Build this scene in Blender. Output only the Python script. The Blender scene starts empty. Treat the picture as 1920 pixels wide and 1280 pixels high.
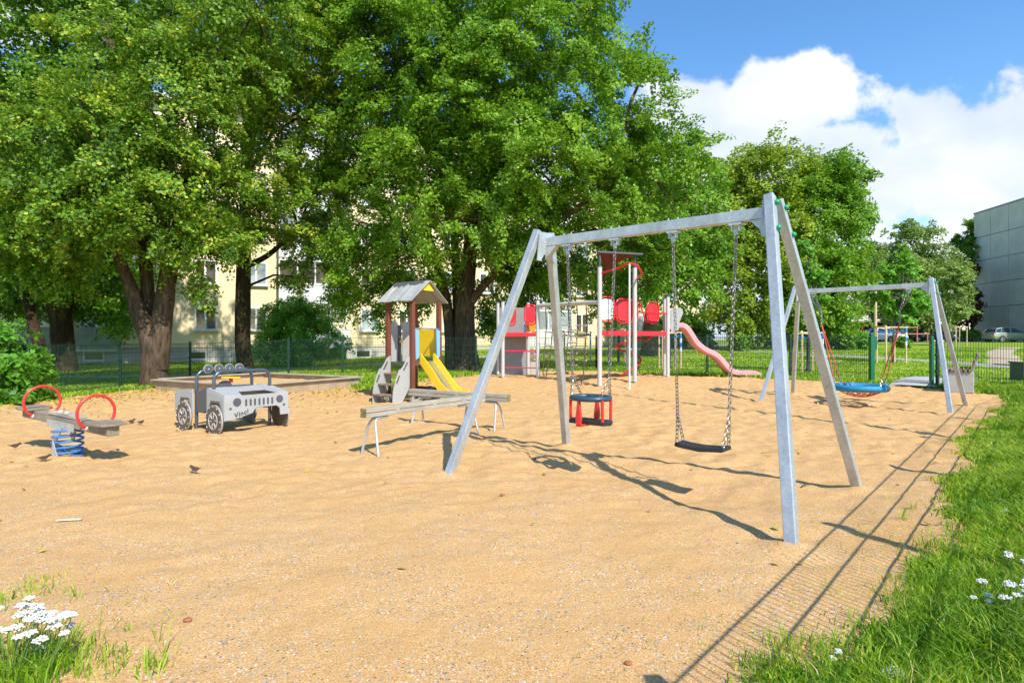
import bpy, math, random
import numpy as np
from mathutils import Vector, Matrix, Quaternion
random.seed(7); RNG = np.random.default_rng(11)
R = math.radians
S = bpy.context.scene
COL = S.collection
# ------------------------------------------------------------------ camera
EYE, F, HZ = 1.32, 1110.0, 637.0          # eye height, focal length in px of a 1920 wide picture, horizon row
cd = bpy.data.cameras.new('camera'); cam = bpy.data.objects.new('camera', cd); COL.objects.link(cam)
cam.location = (0, 0, EYE); cam.rotation_euler = (R(90), 0, 0)
cd.sensor_width = 36; cd.lens = 36*F/1920; cd.shift_y = -3/1920; cd.clip_start = .05; cd.clip_end = 3000
S.camera = cam
# ------------------------------------------------------------------ light
SUNV = Vector((1.2, -2.07, 2.46)).normalized()
sl = bpy.data.lights.new('sun', 'SUN'); sl.energy = 5.0; sl.angle = R(.5); sl.color = (1, .955, .87)
so = bpy.data.objects.new('sun', sl); COL.objects.link(so); so.rotation_euler = SUNV.to_track_quat('Z', 'Y').to_euler()
so.location = (10, -20, 30)
S.view_settings.view_transform = 'Standard'; S.view_settings.look = 'None'
S.view_settings.gamma = 1; S.view_settings.exposure = 0.35
W = bpy.data.worlds.new('World'); S.world = W; W.use_nodes = True
def world():
    nt = W.node_tree; N = nt.nodes; L = nt.links; N.clear()
    out = N.new('ShaderNodeOutputWorld'); bg = N.new('ShaderNodeBackground')
    sky = N.new('ShaderNodeTexSky'); sky.sky_type = 'NISHITA'; sky.sun_disc = False
    sky.sun_elevation = math.asin(SUNV.z); sky.sun_rotation = math.atan2(SUNV.x, SUNV.y)
    sky.air_density = 1.0; sky.dust_density = .3; sky.ozone_density = 2.0
    tc = N.new('ShaderNodeTexCoord'); sp = N.new('ShaderNodeSeparateXYZ'); L.new(tc.outputs['Generated'], sp.inputs[0])
    def M(op, a, b=None, c=None, clamp=False):
        n = N.new('ShaderNodeMath'); n.operation = op; n.use_clamp = clamp
        for i, v in enumerate((a, b, c)):
            if v is None: continue
            if isinstance(v, (int, float)): n.inputs[i].default_value = v
            else: L.new(v, n.inputs[i])
        return n.outputs[0]
    y = M('MAXIMUM', sp.outputs['Y'], .05)
    u = M('DIVIDE', sp.outputs['X'], y); v = M('DIVIDE', sp.outputs['Z'], y)
    cb = N.new('ShaderNodeCombineXYZ'); L.new(u, cb.inputs[0]); L.new(v, cb.inputs[1])
    nz = N.new('ShaderNodeTexNoise'); nz.inputs['Scale'].default_value = 7; nz.inputs['Detail'].default_value = 9; nz.inputs['Roughness'].default_value = .58
    L.new(cb.outputs[0], nz.inputs['Vector'])
    n2 = N.new('ShaderNodeTexNoise'); n2.inputs['Scale'].default_value = 3.2; n2.inputs['Detail'].default_value = 6
    mp = N.new('ShaderNodeMapping'); mp.inputs['Location'].default_value = (4, 2, 0); mp.inputs['Scale'].default_value = (1, 1.8, 1)
    L.new(cb.outputs[0], mp.inputs[0]); L.new(mp.outputs[0], n2.inputs['Vector'])
    m = M('MULTIPLY', M('SUBTRACT', .285, v), 3.2)
    for (cx, cy, rx, ry) in ((.47, .405, .17, .085), (.35, .36, .16, .11), (.86, .30, .30, .155), (.60, .27, .28, .10), (.40, .27, .3, .08), (.55, .325, .15, .06), (-.35, .62, .1, .07), (-.9, .6, .3, .14)):
        dx = M('DIVIDE', M('SUBTRACT', u, cx), rx); dy = M('DIVIDE', M('SUBTRACT', v, cy), ry)
        d = M('SQRT', M('ADD', M('MULTIPLY', dx, dx), M('MULTIPLY', dy, dy)))
        m = M('MAXIMUM', m, M('SUBTRACT', 1, d))
    m = M('ADD', m, M('MULTIPLY', M('SUBTRACT', nz.outputs['Fac'], .5), 1.9))
    mr = N.new('ShaderNodeMapRange'); mr.interpolation_type = 'SMOOTHSTEP'; mr.inputs[1].default_value = .0; mr.inputs[2].default_value = .26
    L.new(m, mr.inputs[0])
    mask = M('MULTIPLY', mr.outputs[0], .97)
    cr = N.new('ShaderNodeValToRGB'); cr.color_ramp.elements[0].position = .33; cr.color_ramp.elements[0].color = (6.6, 7.6, 9.1, 1)
    cr.color_ramp.elements[1].position = .62; cr.color_ramp.elements[1].color = (9.8, 10.1, 10.4, 1)
    L.new(n2.outputs['Fac'], cr.inputs[0])
    hs = N.new('ShaderNodeHueSaturation'); hs.inputs['Saturation'].default_value = 1.24; hs.inputs['Value'].default_value = 2.3
    L.new(sky.outputs[0], hs.inputs['Color'])
    mx = N.new('ShaderNodeMix'); mx.data_type = 'RGBA'; L.new(mask, mx.inputs[0]); L.new(hs.outputs[0], mx.inputs[6]); L.new(cr.outputs[0], mx.inputs[7])
    L.new(mx.outputs[2], bg.inputs['Color']); bg.inputs['Strength'].default_value = .086
    L.new(bg.outputs[0], out.inputs[0])
world()
S.render.engine = 'CYCLES'
S.cycles.max_bounces = 6; S.cycles.diffuse_bounces = 3; S.cycles.transmission_bounces = 4; S.cycles.transparent_max_bounces = 6

# ------------------------------------------------------------------ terrain helpers
def ss(a, b, t):
    k = np.clip((np.asarray(t, float)-a)/(b-a), 0, 1); return k*k*(3-2*k)
def T(x, y):
    x = np.asarray(x, float); y = np.asarray(y, float)
    w = y+.4*np.maximum(x, 0)
    return .2*ss(15, 19.5, w)*ss(-10, -5.5, x)+.55*ss(21, 46, w)*ss(-16, 0, x)+.32*ss(46, 74, w)*ss(-5, 12, x)
def Tz(x, y): return float(T(x, y))
def at(px, py, d):                         # the world point seen at a pixel, d metres ahead
    return Vector(((px-960)/F*d, d, EYE-(py-HZ)/F*d))
def gp(px, py, dz=0.0):                    # the world point of the terrain seen at a pixel
    a = (px-960)/F; b = (py-HZ)/F; d = 1.0
    while d < 150:
        if EYE-b*d <= Tz(a*d, d)+dz: break
        d += .02 if d < 25 else .05
    return Vector((a*d, d, Tz(a*d, d)))
def vnoise(x, y, s, seed):
    g = np.random.default_rng(seed).random((256, 256)).astype(np.float64)
    u = x/s+57.3; v = y/s+31.7
    i = np.floor(u).astype(int); j = np.floor(v).astype(int); fu = u-i; fv = v-j
    fu = fu*fu*(3-2*fu); fv = fv*fv*(3-2*fv)
    a = g[i % 256, j % 256]; b = g[(i+1) % 256, j % 256]; c = g[i % 256, (j+1) % 256]; d = g[(i+1) % 256, (j+1) % 256]
    return (a*(1-fu)+b*fu)*(1-fv)+(c*(1-fu)+d*fu)*fv-.5
def inpoly(x, y, P):
    r = np.zeros(np.shape(x), bool); n = len(P)
    for i in range(n):
        x0, y0 = P[i]; x1, y1 = P[(i+1) % n]
        if y0 == y1: continue
        c = ((y0 > y) != (y1 > y)) & (x < (x1-x0)*(y-y0)/(y1-y0)+x0); r ^= c
    return r
def pdist(x, y, P):
    m = np.full(np.shape(x), 1e9)
    for i in range(len(P)):
        x0, y0 = P[i]; x1, y1 = P[(i+1) % len(P)]
        dx, dy = x1-x0, y1-y0; t = np.clip(((x-x0)*dx+(y-y0)*dy)/(dx*dx+dy*dy+1e-12), 0, 1)
        m = np.minimum(m, np.hypot(x-x0-t*dx, y-y0-t*dy))
    return m
SAND = [(-14, .5), (-14, 9.8), (-11.6, 11.4), (-10.2, 13.3), (-9.9, 15.3), (-8.8, 16.9), (-6.2, 17.2), (-4.6, 16.9), (-4.2, 15.6), (-3.2, 15.4), (-2.7, 17.8), (-1.2, 18.7), (0, 20.2),
        (2.0, 21.2), (3.3, 20.9), (4.5, 19.5), (6.2, 17.9), (8.1, 16.3), (9.2, 15.0), (10.2, 13.9), (10.8, 12.9), (9.9, 11.6), (8.5, 10.25), (7.2, 8.9), (5.92, 7.6), (4.48, 5.7), (3.35, 4.4),
        (2.62, 3.6), (1.98, 2.95), (1.48, 2.5), (1.0, 2.2), (.55, .5)]
LEFTP = [(-3.2, 2.9), (-2.45, 3.1), (-2.0, 2.75), (-1.65, 2.35), (-1.3, 1.7), (-3.2, 1.2)]
def sand_in(x, y):                          # signed: + inside the sand
    d = pdist(x, y, SAND)*np.where(inpoly(x, y, SAND), 1, -1)
    return d
# ------------------------------------------------------------------ materials
def nodes(name):
    m = bpy.data.materials.new(name); m.use_nodes = True; nt = m.node_tree
    return m, nt, nt.nodes, nt.links, nt.nodes['Principled BSDF']
def noise(N, L, scale, detail=4, rough=.55, coord='Object', stretch=None):
    tc = N.new('ShaderNodeTexCoord'); n = N.new('ShaderNodeTexNoise')
    n.inputs['Scale'].default_value = scale; n.inputs['Detail'].default_value = detail; n.inputs['Roughness'].default_value = rough
    src = tc.outputs[coord]
    if stretch:
        mp = N.new('ShaderNodeMapping'); mp.inputs['Scale'].default_value = stretch; L.new(src, mp.inputs[0]); src = mp.outputs[0]
    L.new(src, n.inputs['Vector']); return n
def ramp(N, L, fac, stops):
    r = N.new('ShaderNodeValToRGB'); e = r.color_ramp.elements
    while len(e) < len(stops): e.new(.5)
    for q, (p, c) in zip(e, stops): q.position = p; q.color = (*c, 1)
    L.new(fac, r.inputs[0]); return r
def mixc(N, L, fac, a, b, mode='MIX'):
    m = N.new('ShaderNodeMix'); m.data_type = 'RGBA'; m.blend_type = mode
    for i, v in ((0, fac), (6, a), (7, b)):
        if isinstance(v, (int, float)): m.inputs[i].default_value = v
        elif isinstance(v, tuple): m.inputs[i].default_value = (*v, 1)
        else: L.new(v, m.inputs[i])
    return m.outputs[2]
def bump(N, L, b, h, strength, dist=.01):
    n = N.new('ShaderNodeBump'); n.inputs['Strength'].default_value = strength; n.inputs['Distance'].default_value = dist
    L.new(h, n.inputs['Height']); L.new(n.outputs[0], b.inputs['Normal'])
def sc(c, k): return tuple(min(1, v*k) for v in c)
def mat(name, c, rough=.6, metal=0, var=.18, scale=6, fine=60, bmp=.15, dirt=None, dirtamt=.5, stretch=None, spec=.5):
    m, nt, N, L, b = nodes(name)
    n1 = noise(N, L, scale, 5, stretch=stretch); n2 = noise(N, L, fine, 3, stretch=stretch)
    a = ramp(N, L, n1.outputs['Fac'], ((.3, sc(c, 1-var)), (.7, sc(c, 1+var))))
    col = mixc(N, L, .35, a.outputs[0], ramp(N, L, n2.outputs['Fac'], ((.35, sc(c, 1-var*1.6)), (.65, sc(c, 1+var)))).outputs[0])
    if dirt:
        n3 = noise(N, L, scale*.6, 7, .7)
        mr = N.new('ShaderNodeMapRange'); mr.inputs[1].default_value = .5; mr.inputs[2].default_value = .72; mr.inputs[4].default_value = dirtamt
        L.new(n3.outputs['Fac'], mr.inputs[0]); col = mixc(N, L, mr.outputs[0], col, dirt)
    L.new(col, b.inputs['Base Color']); b.inputs['Roughness'].default_value = rough; b.inputs['Metallic'].default_value = metal
    b.inputs['Specular IOR Level'].default_value = spec
    if bmp: bump(N, L, b, n2.outputs['Fac'], bmp)
    return m
def sand_mat():
    m, nt, N, L, b = nodes('sand')
    big = noise(N, L, .9, 6, .6); mid = noise(N, L, 11, 8, .75); fine = noise(N, L, 130, 2, .7)
    a = ramp(N, L, big.outputs['Fac'], ((.32, (.485, .265, .092)), (.5, (.56, .325, .125)), (.68, (.60, .375, .165))))
    c = mixc(N, L, .45, a.outputs[0], ramp(N, L, mid.outputs['Fac'], ((.3, (.40, .195, .052)), (.55, (.57, .335, .128)), (.75, (.64, .415, .20)))).outputs[0])
    c = mixc(N, L, .55, c, ramp(N, L, fine.outputs['Fac'], ((.3, (.20, .105, .038)), (.5, (.56, .335, .135)), (.72, (.86, .62, .36)))).outputs[0], 'MIX')
    # coarse grit, denser on the trodden ground near the camera
    tc = N.new('ShaderNodeTexCoord'); vo = N.new('ShaderNodeTexVoronoi'); vo.inputs['Scale'].default_value = 125; L.new(tc.outputs['Object'], vo.inputs['Vector'])
    sp = N.new('ShaderNodeSeparateColor'); L.new(vo.outputs['Color'], sp.inputs[0])
    sep = N.new('ShaderNodeSeparateXYZ'); L.new(tc.outputs['Object'], sep.inputs[0])
    near = N.new('ShaderNodeMapRange'); near.inputs[1].default_value = 6.5; near.inputs[2].default_value = 2.5; near.inputs[3].default_value = .03; near.inputs[4].default_value = .09; L.new(sep.outputs['Y'], near.inputs[0])
    nz = N.new('ShaderNodeMath'); nz.operation = 'MULTIPLY'; L.new(near.outputs[0], nz.inputs[0])
    pat = noise(N, L, 1.7, 4, .6); pr = N.new('ShaderNodeMapRange'); pr.inputs[1].default_value = .38; pr.inputs[2].default_value = .62; pr.inputs[4].default_value = 1.9; L.new(pat.outputs['Fac'], pr.inputs[0]); L.new(pr.outputs[0], nz.inputs[1])
    lt = N.new('ShaderNodeMath'); lt.operation = 'LESS_THAN'; L.new(sp.outputs[0], lt.inputs[0]); L.new(nz.outputs[0], lt.inputs[1])
    pc = ramp(N, L, sp.outputs[1], ((0, (.10, .09, .085)), (.35, (.32, .28, .25)), (.62, (.50, .42, .36)), (1, (.74, .64, .52))))
    c = mixc(N, L, lt.outputs[0], c, pc.outputs[0])
    L.new(c, b.inputs['Base Color']); b.inputs['Roughness'].default_value = .95; b.inputs['Specular IOR Level'].default_value = .15
    ad = N.new('ShaderNodeMath'); ad.operation = 'MULTIPLY_ADD'; ad.inputs[1].default_value = .35; L.new(fine.outputs['Fac'], ad.inputs[0])
    mm = N.new('ShaderNodeMath'); mm.operation = 'MULTIPLY'; mm.inputs[1].default_value = 2.0; L.new(mid.outputs['Fac'], mm.inputs[0]); L.new(mm.outputs[0], ad.inputs[2])
    bump(N, L, b, ad.outputs[0], .55, .012)
    return m
def ground_mat():
    m, nt, N, L, b = nodes('lawn')
    a = noise(N, L, .35, 5, .6); c = noise(N, L, 4, 6, .7); f = noise(N, L, 45, 3, .7)
    g = ramp(N, L, a.outputs['Fac'], ((.3, (.16, .27, .010)), (.55, (.25, .37, .016)), (.72, (.33, .42, .03))))
    col = mixc(N, L, .5, g.outputs[0], ramp(N, L, c.outputs['Fac'], ((.3, (.10, .19, .008)), (.6, (.26, .38, .02)), (.75, (.38, .46, .04)))).outputs[0])
    col = mixc(N, L, .45, col, ramp(N, L, f.outputs['Fac'], ((.35, (.08, .15, .01)), (.65, (.36, .48, .04)))).outputs[0])
    L.new(col, b.inputs['Base Color']); b.inputs['Roughness'].default_value = .9; b.inputs['Specular IOR Level'].default_value = .1
    bump(N, L, b, f.outputs['Fac'], .8, .04); return m
def leaf_mat(name, stops, trans=.38):
    m = bpy.data.materials.new(name); m.use_nodes = True; nt = m.node_tree; N = nt.nodes; L = nt.links; N.clear()
    out = N.new('ShaderNodeOutputMaterial'); at_ = N.new('ShaderNodeAttribute'); at_.attribute_name = 'rnd'
    r = ramp(N, L, at_.outputs['Fac'], stops)
    d = N.new('ShaderNodeBsdfPrincipled'); d.inputs['Roughness'].default_value = .5; d.inputs['Specular IOR Level'].default_value = .35; L.new(r.outputs[0], d.inputs['Base Color'])
    t = N.new('ShaderNodeBsdfTranslucent'); hs = N.new('ShaderNodeHueSaturation'); hs.inputs['Value'].default_value = 1.5; hs.inputs['Hue'].default_value = .488; L.new(r.outputs[0], hs.inputs['Color']); L.new(hs.outputs[0], t.inputs['Color'])
    mx = N.new('ShaderNodeMixShader'); mx.inputs[0].default_value = trans; L.new(d.outputs[0], mx.inputs[1]); L.new(t.outputs[0], mx.inputs[2]); L.new(mx.outputs[0], out.inputs[0])
    return m
def bark_mat(name, dark, light):
    m, nt, N, L, b = nodes(name)
    n = noise(N, L, 14, 7, .7, stretch=(1, 1, .18)); n2 = noise(N, L, 2.2, 5, .6)
    r = ramp(N, L, n.outputs['Fac'], ((.35, dark), (.55, tuple((a+c)/2 for a, c in zip(dark, light))), (.72, light)))
    mr = N.new('ShaderNodeMapRange'); mr.inputs[1].default_value = .55; mr.inputs[2].default_value = .7; mr.inputs[4].default_value = .5; L.new(n2.outputs['Fac'], mr.inputs[0])
    c = mixc(N, L, mr.outputs[0], r.outputs[0], (.20, .17, .05))
    L.new(c, b.inputs['Base Color']); b.inputs['Roughness'].default_value = .95; b.inputs['Specular IOR Level'].default_value = .1
    bump(N, L, b, n.outputs['Fac'], 1.0, .05); return m
def wood_mat(name, c1, c2, axis=(1, 14, 14)):
    m, nt, N, L, b = nodes(name)
    n = noise(N, L, 4, 8, .65, stretch=axis); n2 = noise(N, L, 3, 4)
    r = ramp(N, L, n.outputs['Fac'], ((.3, c1), (.7, c2)))
    c = mixc(N, L, .3, r.outputs[0], ramp(N, L, n2.outputs['Fac'], ((.35, sc(c1, .7)), (.7, sc(c2, 1.1)))).outputs[0])
    L.new(c, b.inputs['Base Color']); b.inputs['Roughness'].default_value = .85; bump(N, L, b, n.outputs['Fac'], .4, .005); return m
def glass_mat(name, c):
    m, nt, N, L, b = nodes(name)
    n = noise(N, L, .8, 3); r = ramp(N, L, n.outputs['Fac'], ((.35, sc(c, .5)), (.65, sc(c, 1.6))))
    L.new(r.outputs[0], b.inputs['Base Color']); b.inputs['Roughness'].default_value = .06; b.inputs['Specular IOR Level'].default_value = .9; return m
def galv_mat():
    m, nt, N, L, b = nodes('galvanised steel')
    n = noise(N, L, 9, 5, .6, stretch=(1, 1, .35)); tc = N.new('ShaderNodeTexCoord'); v = N.new('ShaderNodeTexVoronoi'); v.inputs['Scale'].default_value = 55; L.new(tc.outputs['Object'], v.inputs['Vector'])
    sp = N.new('ShaderNodeSeparateColor'); L.new(v.outputs['Color'], sp.inputs[0])
    a = ramp(N, L, n.outputs['Fac'], ((.3, (.36, .375, .38)), (.55, (.50, .52, .53)), (.75, (.62, .64, .64))))
    c = mixc(N, L, .25, a.outputs[0], ramp(N, L, sp.outputs[0], ((0, (.34, .355, .37)), (1, (.66, .67, .68)))).outputs[0])
    L.new(c, b.inputs['Base Color']); b.inputs['Metallic'].default_value = .45; b.inputs['Roughness'].default_value = .42
    n4 = noise(N, L, 200, 2); bump(N, L, b, n4.outputs['Fac'], .08, .003); return m
MT = dict(
 galv=galv_mat(), sand=sand_mat(), lawn=ground_mat(),
 asphalt=mat('asphalt path', (.30, .295, .29), .9, var=.12, scale=1.5, fine=70, bmp=.4),
 dirt=mat('trodden earth', (.46, .36, .24), .95, var=.25, scale=2, fine=50, bmp=.4),
 carpark=mat('car park asphalt', (.10, .10, .10), .9, var=.2, scale=1, fine=40),
 concrete=mat('weathered concrete', (.60, .56, .48), .9, var=.16, scale=.5, fine=9, bmp=.3, dirt=(.40, .38, .32), dirtamt=.7),
 conc_block=mat('cast concrete', (.42, .41, .38), .9, var=.12, scale=5, fine=80, bmp=.35, dirt=(.3, .29, .26), dirtamt=.4),
 render=mat('yellow render', (.82, .66, .41), .9, var=.05, scale=.5, fine=25, bmp=.15, dirt=(.66, .52, .32), dirtamt=.3),
 plinth=mat('grey plinth render', (.50, .47, .44), .9, var=.1, scale=.8, fine=25, dirt=(.33, .32, .30), dirtamt=.4),
 white=mat('white paint', (.80, .80, .78), .5, var=.05, scale=2, fine=30, bmp=.05),
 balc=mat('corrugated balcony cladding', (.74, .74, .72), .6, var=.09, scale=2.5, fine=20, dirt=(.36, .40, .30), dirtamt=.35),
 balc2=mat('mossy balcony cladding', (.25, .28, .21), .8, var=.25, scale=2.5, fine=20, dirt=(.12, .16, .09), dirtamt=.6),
 cream=mat('cream panel wall', (.66, .58, .49), .9, var=.08, scale=.4, fine=8),
 glass=glass_mat('window glass', (.10, .085, .06)), glass2=glass_mat('pale window glass', (.28, .32, .33)),
 carglass=glass_mat('car glass', (.03, .05, .09)),
 fence=mat('dark green fence coating', (.008, .042, .028), .45, var=.2, scale=5, bmp=0),
 gate=mat('bright green fence coating', (.006, .13, .06), .45, var=.15, scale=5, bmp=0),
 beam=wood_mat('weathered grey timber', (.27, .235, .175), (.50, .45, .355)),
 beamend=wood_mat('timber end grain', (.13, .105, .03), (.33, .29, .12)),
 plank=wood_mat('sandbox timber', (.27, .19, .115), (.50, .38, .25)),
 dwood=wood_mat('dark weathered timber', (.15, .12, .085), (.34, .285, .21)),
 stake=wood_mat('peeled timber stake', (.50, .36, .19), (.70, .54, .33), (14, 14, 1)),
 brownpost=wood_mat('red brown recycled post', (.115, .03, .014), (.21, .065, .03), (14, 14, 1)),
 slat=wood_mat('bench slat', (.16, .10, .06), (.36, .25, .17)),
 red=mat('red plastic', (.66, .035, .03), .35, var=.08, scale=6, bmp=.03, dirt=(.5, .08, .06), dirtamt=.35),
 redp=mat('red paint', (.60, .02, .03), .35, var=.1, scale=6, bmp=.03),
 rusty=mat('reddish brown timber bars', (.44, .17, .11), .7, var=.15, bmp=.05),
 pink=mat('sun faded pink plastic', (.82, .33, .35), .4, var=.10, scale=3.5, bmp=.03, dirt=(.76, .22, .26), dirtamt=.5),
 yellow=mat('yellow panel', (.86, .56, .012), .4, var=.05, scale=4, bmp=.03, dirt=(.7, .43, .02), dirtamt=.25),
 blue=mat('sky blue panel', (.18, .42, .86), .4, var=.05, scale=4, bmp=.03),
 spring=mat('blue spring steel', (.045, .19, .52), .35, var=.12, scale=6, bmp=.02),
 nest=mat('teal blue rope sleeve', (.012, .22, .40), .55, var=.15, scale=12, fine=120, bmp=.5),
 nestdark=mat('dark rubber sleeve', (.03, .06, .09), .6),
 ringblue=mat('dark blue rubber', (.024, .062, .10), .38, var=.15, bmp=.05),
 rope=mat('red rope', (.50, .10, .06), .8, var=.3, scale=40, fine=200, bmp=.4),
 net=mat('brown grey rope', (.10, .055, .045), .8, var=.3, scale=40),
 rung=mat('pale rope rung', (.42, .36, .29), .8, var=.2),
 black=mat('black rubber', (.022, .022, .024), .6, var=.25, scale=9, bmp=.2),
 grey=mat('light grey playboard', (.37, .375, .365), .5, var=.06, scale=5, bmp=.04, dirt=(.26, .255, .24), dirtamt=.5),
 greypost=mat('grey coated post', (.50, .485, .465), .42, var=.05, scale=5, bmp=.02, dirt=(.4, .38, .36), dirtamt=.3),
 greyd=mat('mid grey playboard', (.25, .25, .25), .55, var=.08, scale=5, bmp=.04, dirt=(.18, .18, .18), dirtamt=.4),
 dgrey=mat('dark grey playboard', (.085, .088, .098), .5, var=.12, scale=5, bmp=.03),
 tubegrey=mat('blue grey tube', (.11, .125, .155), .3, metal=.5, var=.12, scale=7, bmp=.02),
 brownboard=mat('dark brown playboard', (.10, .075, .055), .5, var=.1),
 roof=mat('faded roof sheet', (.34, .34, .315), .8, var=.14, scale=6, fine=40, bmp=.2, dirt=(.20, .20, .18), dirtamt=.6),
 roofdark=mat('peeled dark roof patch', (.07, .07, .068), .85, var=.3, scale=20),
 roofin=mat('beige board', (.55, .46, .33), .7, var=.06),
 canopy=mat('black shade cloth', (.035, .028, .028), .8, var=.2), canopyred=mat('dark red shade cloth', (.14, .02, .018), .8, var=.2),
 chain=mat('chain steel', (.30, .28, .26), .4, metal=.65, var=.35, scale=60, bmp=0, dirt=(.26, .13, .08), dirtamt=.6),
 steel=mat('slide steel', (.60, .60, .60), .22, metal=.9, var=.1, scale=5, bmp=.02),
 knob=mat('green plastic cap', (.01, .30, .13), .35, var=.08, bmp=0),
 bolt=mat('white plastic cap', (.80, .78, .74), .4, var=.05, bmp=0),
 strap=mat('blue strap', (.03, .22, .62), .6, var=.1), wrap=mat('black tree sleeve', (.02, .028, .035), .6, var=.2),
 signblue=mat('blue sign', (.10, .12, .62), .4), tyre=mat('tyre rubber', (.02, .02, .02), .8), rim=mat('alloy rim', (.5, .5, .5), .3, metal=.7),
 silver=mat('silver green car paint', (.40, .44, .36), .25, metal=.55, var=.04, bmp=0), cdark=mat('dark blue car paint', (.03, .045, .07), .22, var=.1, bmp=0),
 cwhite=mat('white car paint', (.78, .78, .78), .25, var=.03, bmp=0), cblue=mat('grey blue car paint', (.07, .10, .19), .25, var=.06, bmp=0), cblack=mat('black car paint', (.02, .022, .03), .2, var=.1, bmp=0),
 lamp=mat('headlamp glass', (.75, .75, .74), .15, var=.05, bmp=0), lampred=mat('tail lamp', (.5, .02, .02), .25, var=.05, bmp=0),
 barkA=bark_mat('brown linden bark', (.04, .027, .017), (.19, .13, .085)), barkB=bark_mat('dark bark', (.02, .014, .009), (.10, .065, .038)),
 barkG=bark_mat('grey bark', (.07, .06, .045), (.30, .26, .20)), birch=bark_mat('pale birch bark', (.12, .11, .1), (.5, .48, .44)),
 petal=mat('white petals', (.66, .66, .61), .8, var=.04, bmp=0), stem=mat('green stems', (.13, .23, .045), .7, var=.2, bmp=0),
 stone=mat('pebbles', (.34, .29, .25), .8, var=.5, scale=25, bmp=0), chip=wood_mat('bleached wood chip', (.5, .42, .3), (.7, .62, .48)),
 twig=mat('dry twig', (.09, .06, .04), .9), hedge=mat('dark pipe', (.03, .06, .06), .5), redwall=mat('red hoarding', (.30, .03, .02), .8, var=.2, scale=1),
 ink=mat('black lettering', (.02, .02, .02), .5, bmp=0), darkgreen=mat('dark green sheet metal', (.03, .075, .075), .5, var=.15, scale=4),
 yleaf=leaf_mat('fallen leaf', ((0, (.20, .11, .03)), (.35, (.50, .33, .04)), (.7, (.66, .50, .06)), (1, (.30, .40, .06))), .2),
)
GL = leaf_mat('linden leaves', ((0, (.05, .12, .008)), (.35, (.12, .24, .014)), (.62, (.20, .34, .022)), (.80, (.27, .42, .030)), (.90, (.44, .47, .045)), (1, (.60, .55, .08))), .34)
GC = leaf_mat('deep green leaves', ((0, (.05, .13, .009)), (.4, (.13, .28, .014)), (.75, (.23, .40, .022)), (.95, (.33, .48, .05)), (1, (.50, .54, .10))), .38)
GB = leaf_mat('yellow green leaves', ((0, (.09, .16, .010)), (.4, (.21, .32, .020)), (.8, (.33, .43, .035)), (1, (.50, .50, .08))), .34)
GW = leaf_mat('grey green birch leaves', ((0, (.11, .17, .03)), (.5, (.22, .33, .065)), (1, (.38, .47, .14))), .36)
GM = leaf_mat('fresh maple leaves', ((0, (.07, .20, .02)), (.5, (.15, .37, .03)), (1, (.30, .52, .07))), .40)
GR = leaf_mat('dark red leaves', ((0, (.05, .015, .010)), (.5, (.16, .03, .018)), (.8, (.10, .10, .02)), (1, (.34, .08, .04))), .3)
GD = leaf_mat('shrub leaves', ((0, (.05, .13, .010)), (.5, (.14, .30, .018)), (1, (.30, .48, .045))), .36)
GG = leaf_mat('grass blades', ((0, (.06, .17, .012)), (.38, (.20, .38, .018)), (.68, (.38, .53, .03)), (.88, (.52, .56, .08)), (1, (.68, .55, .25))), .46)
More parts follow.
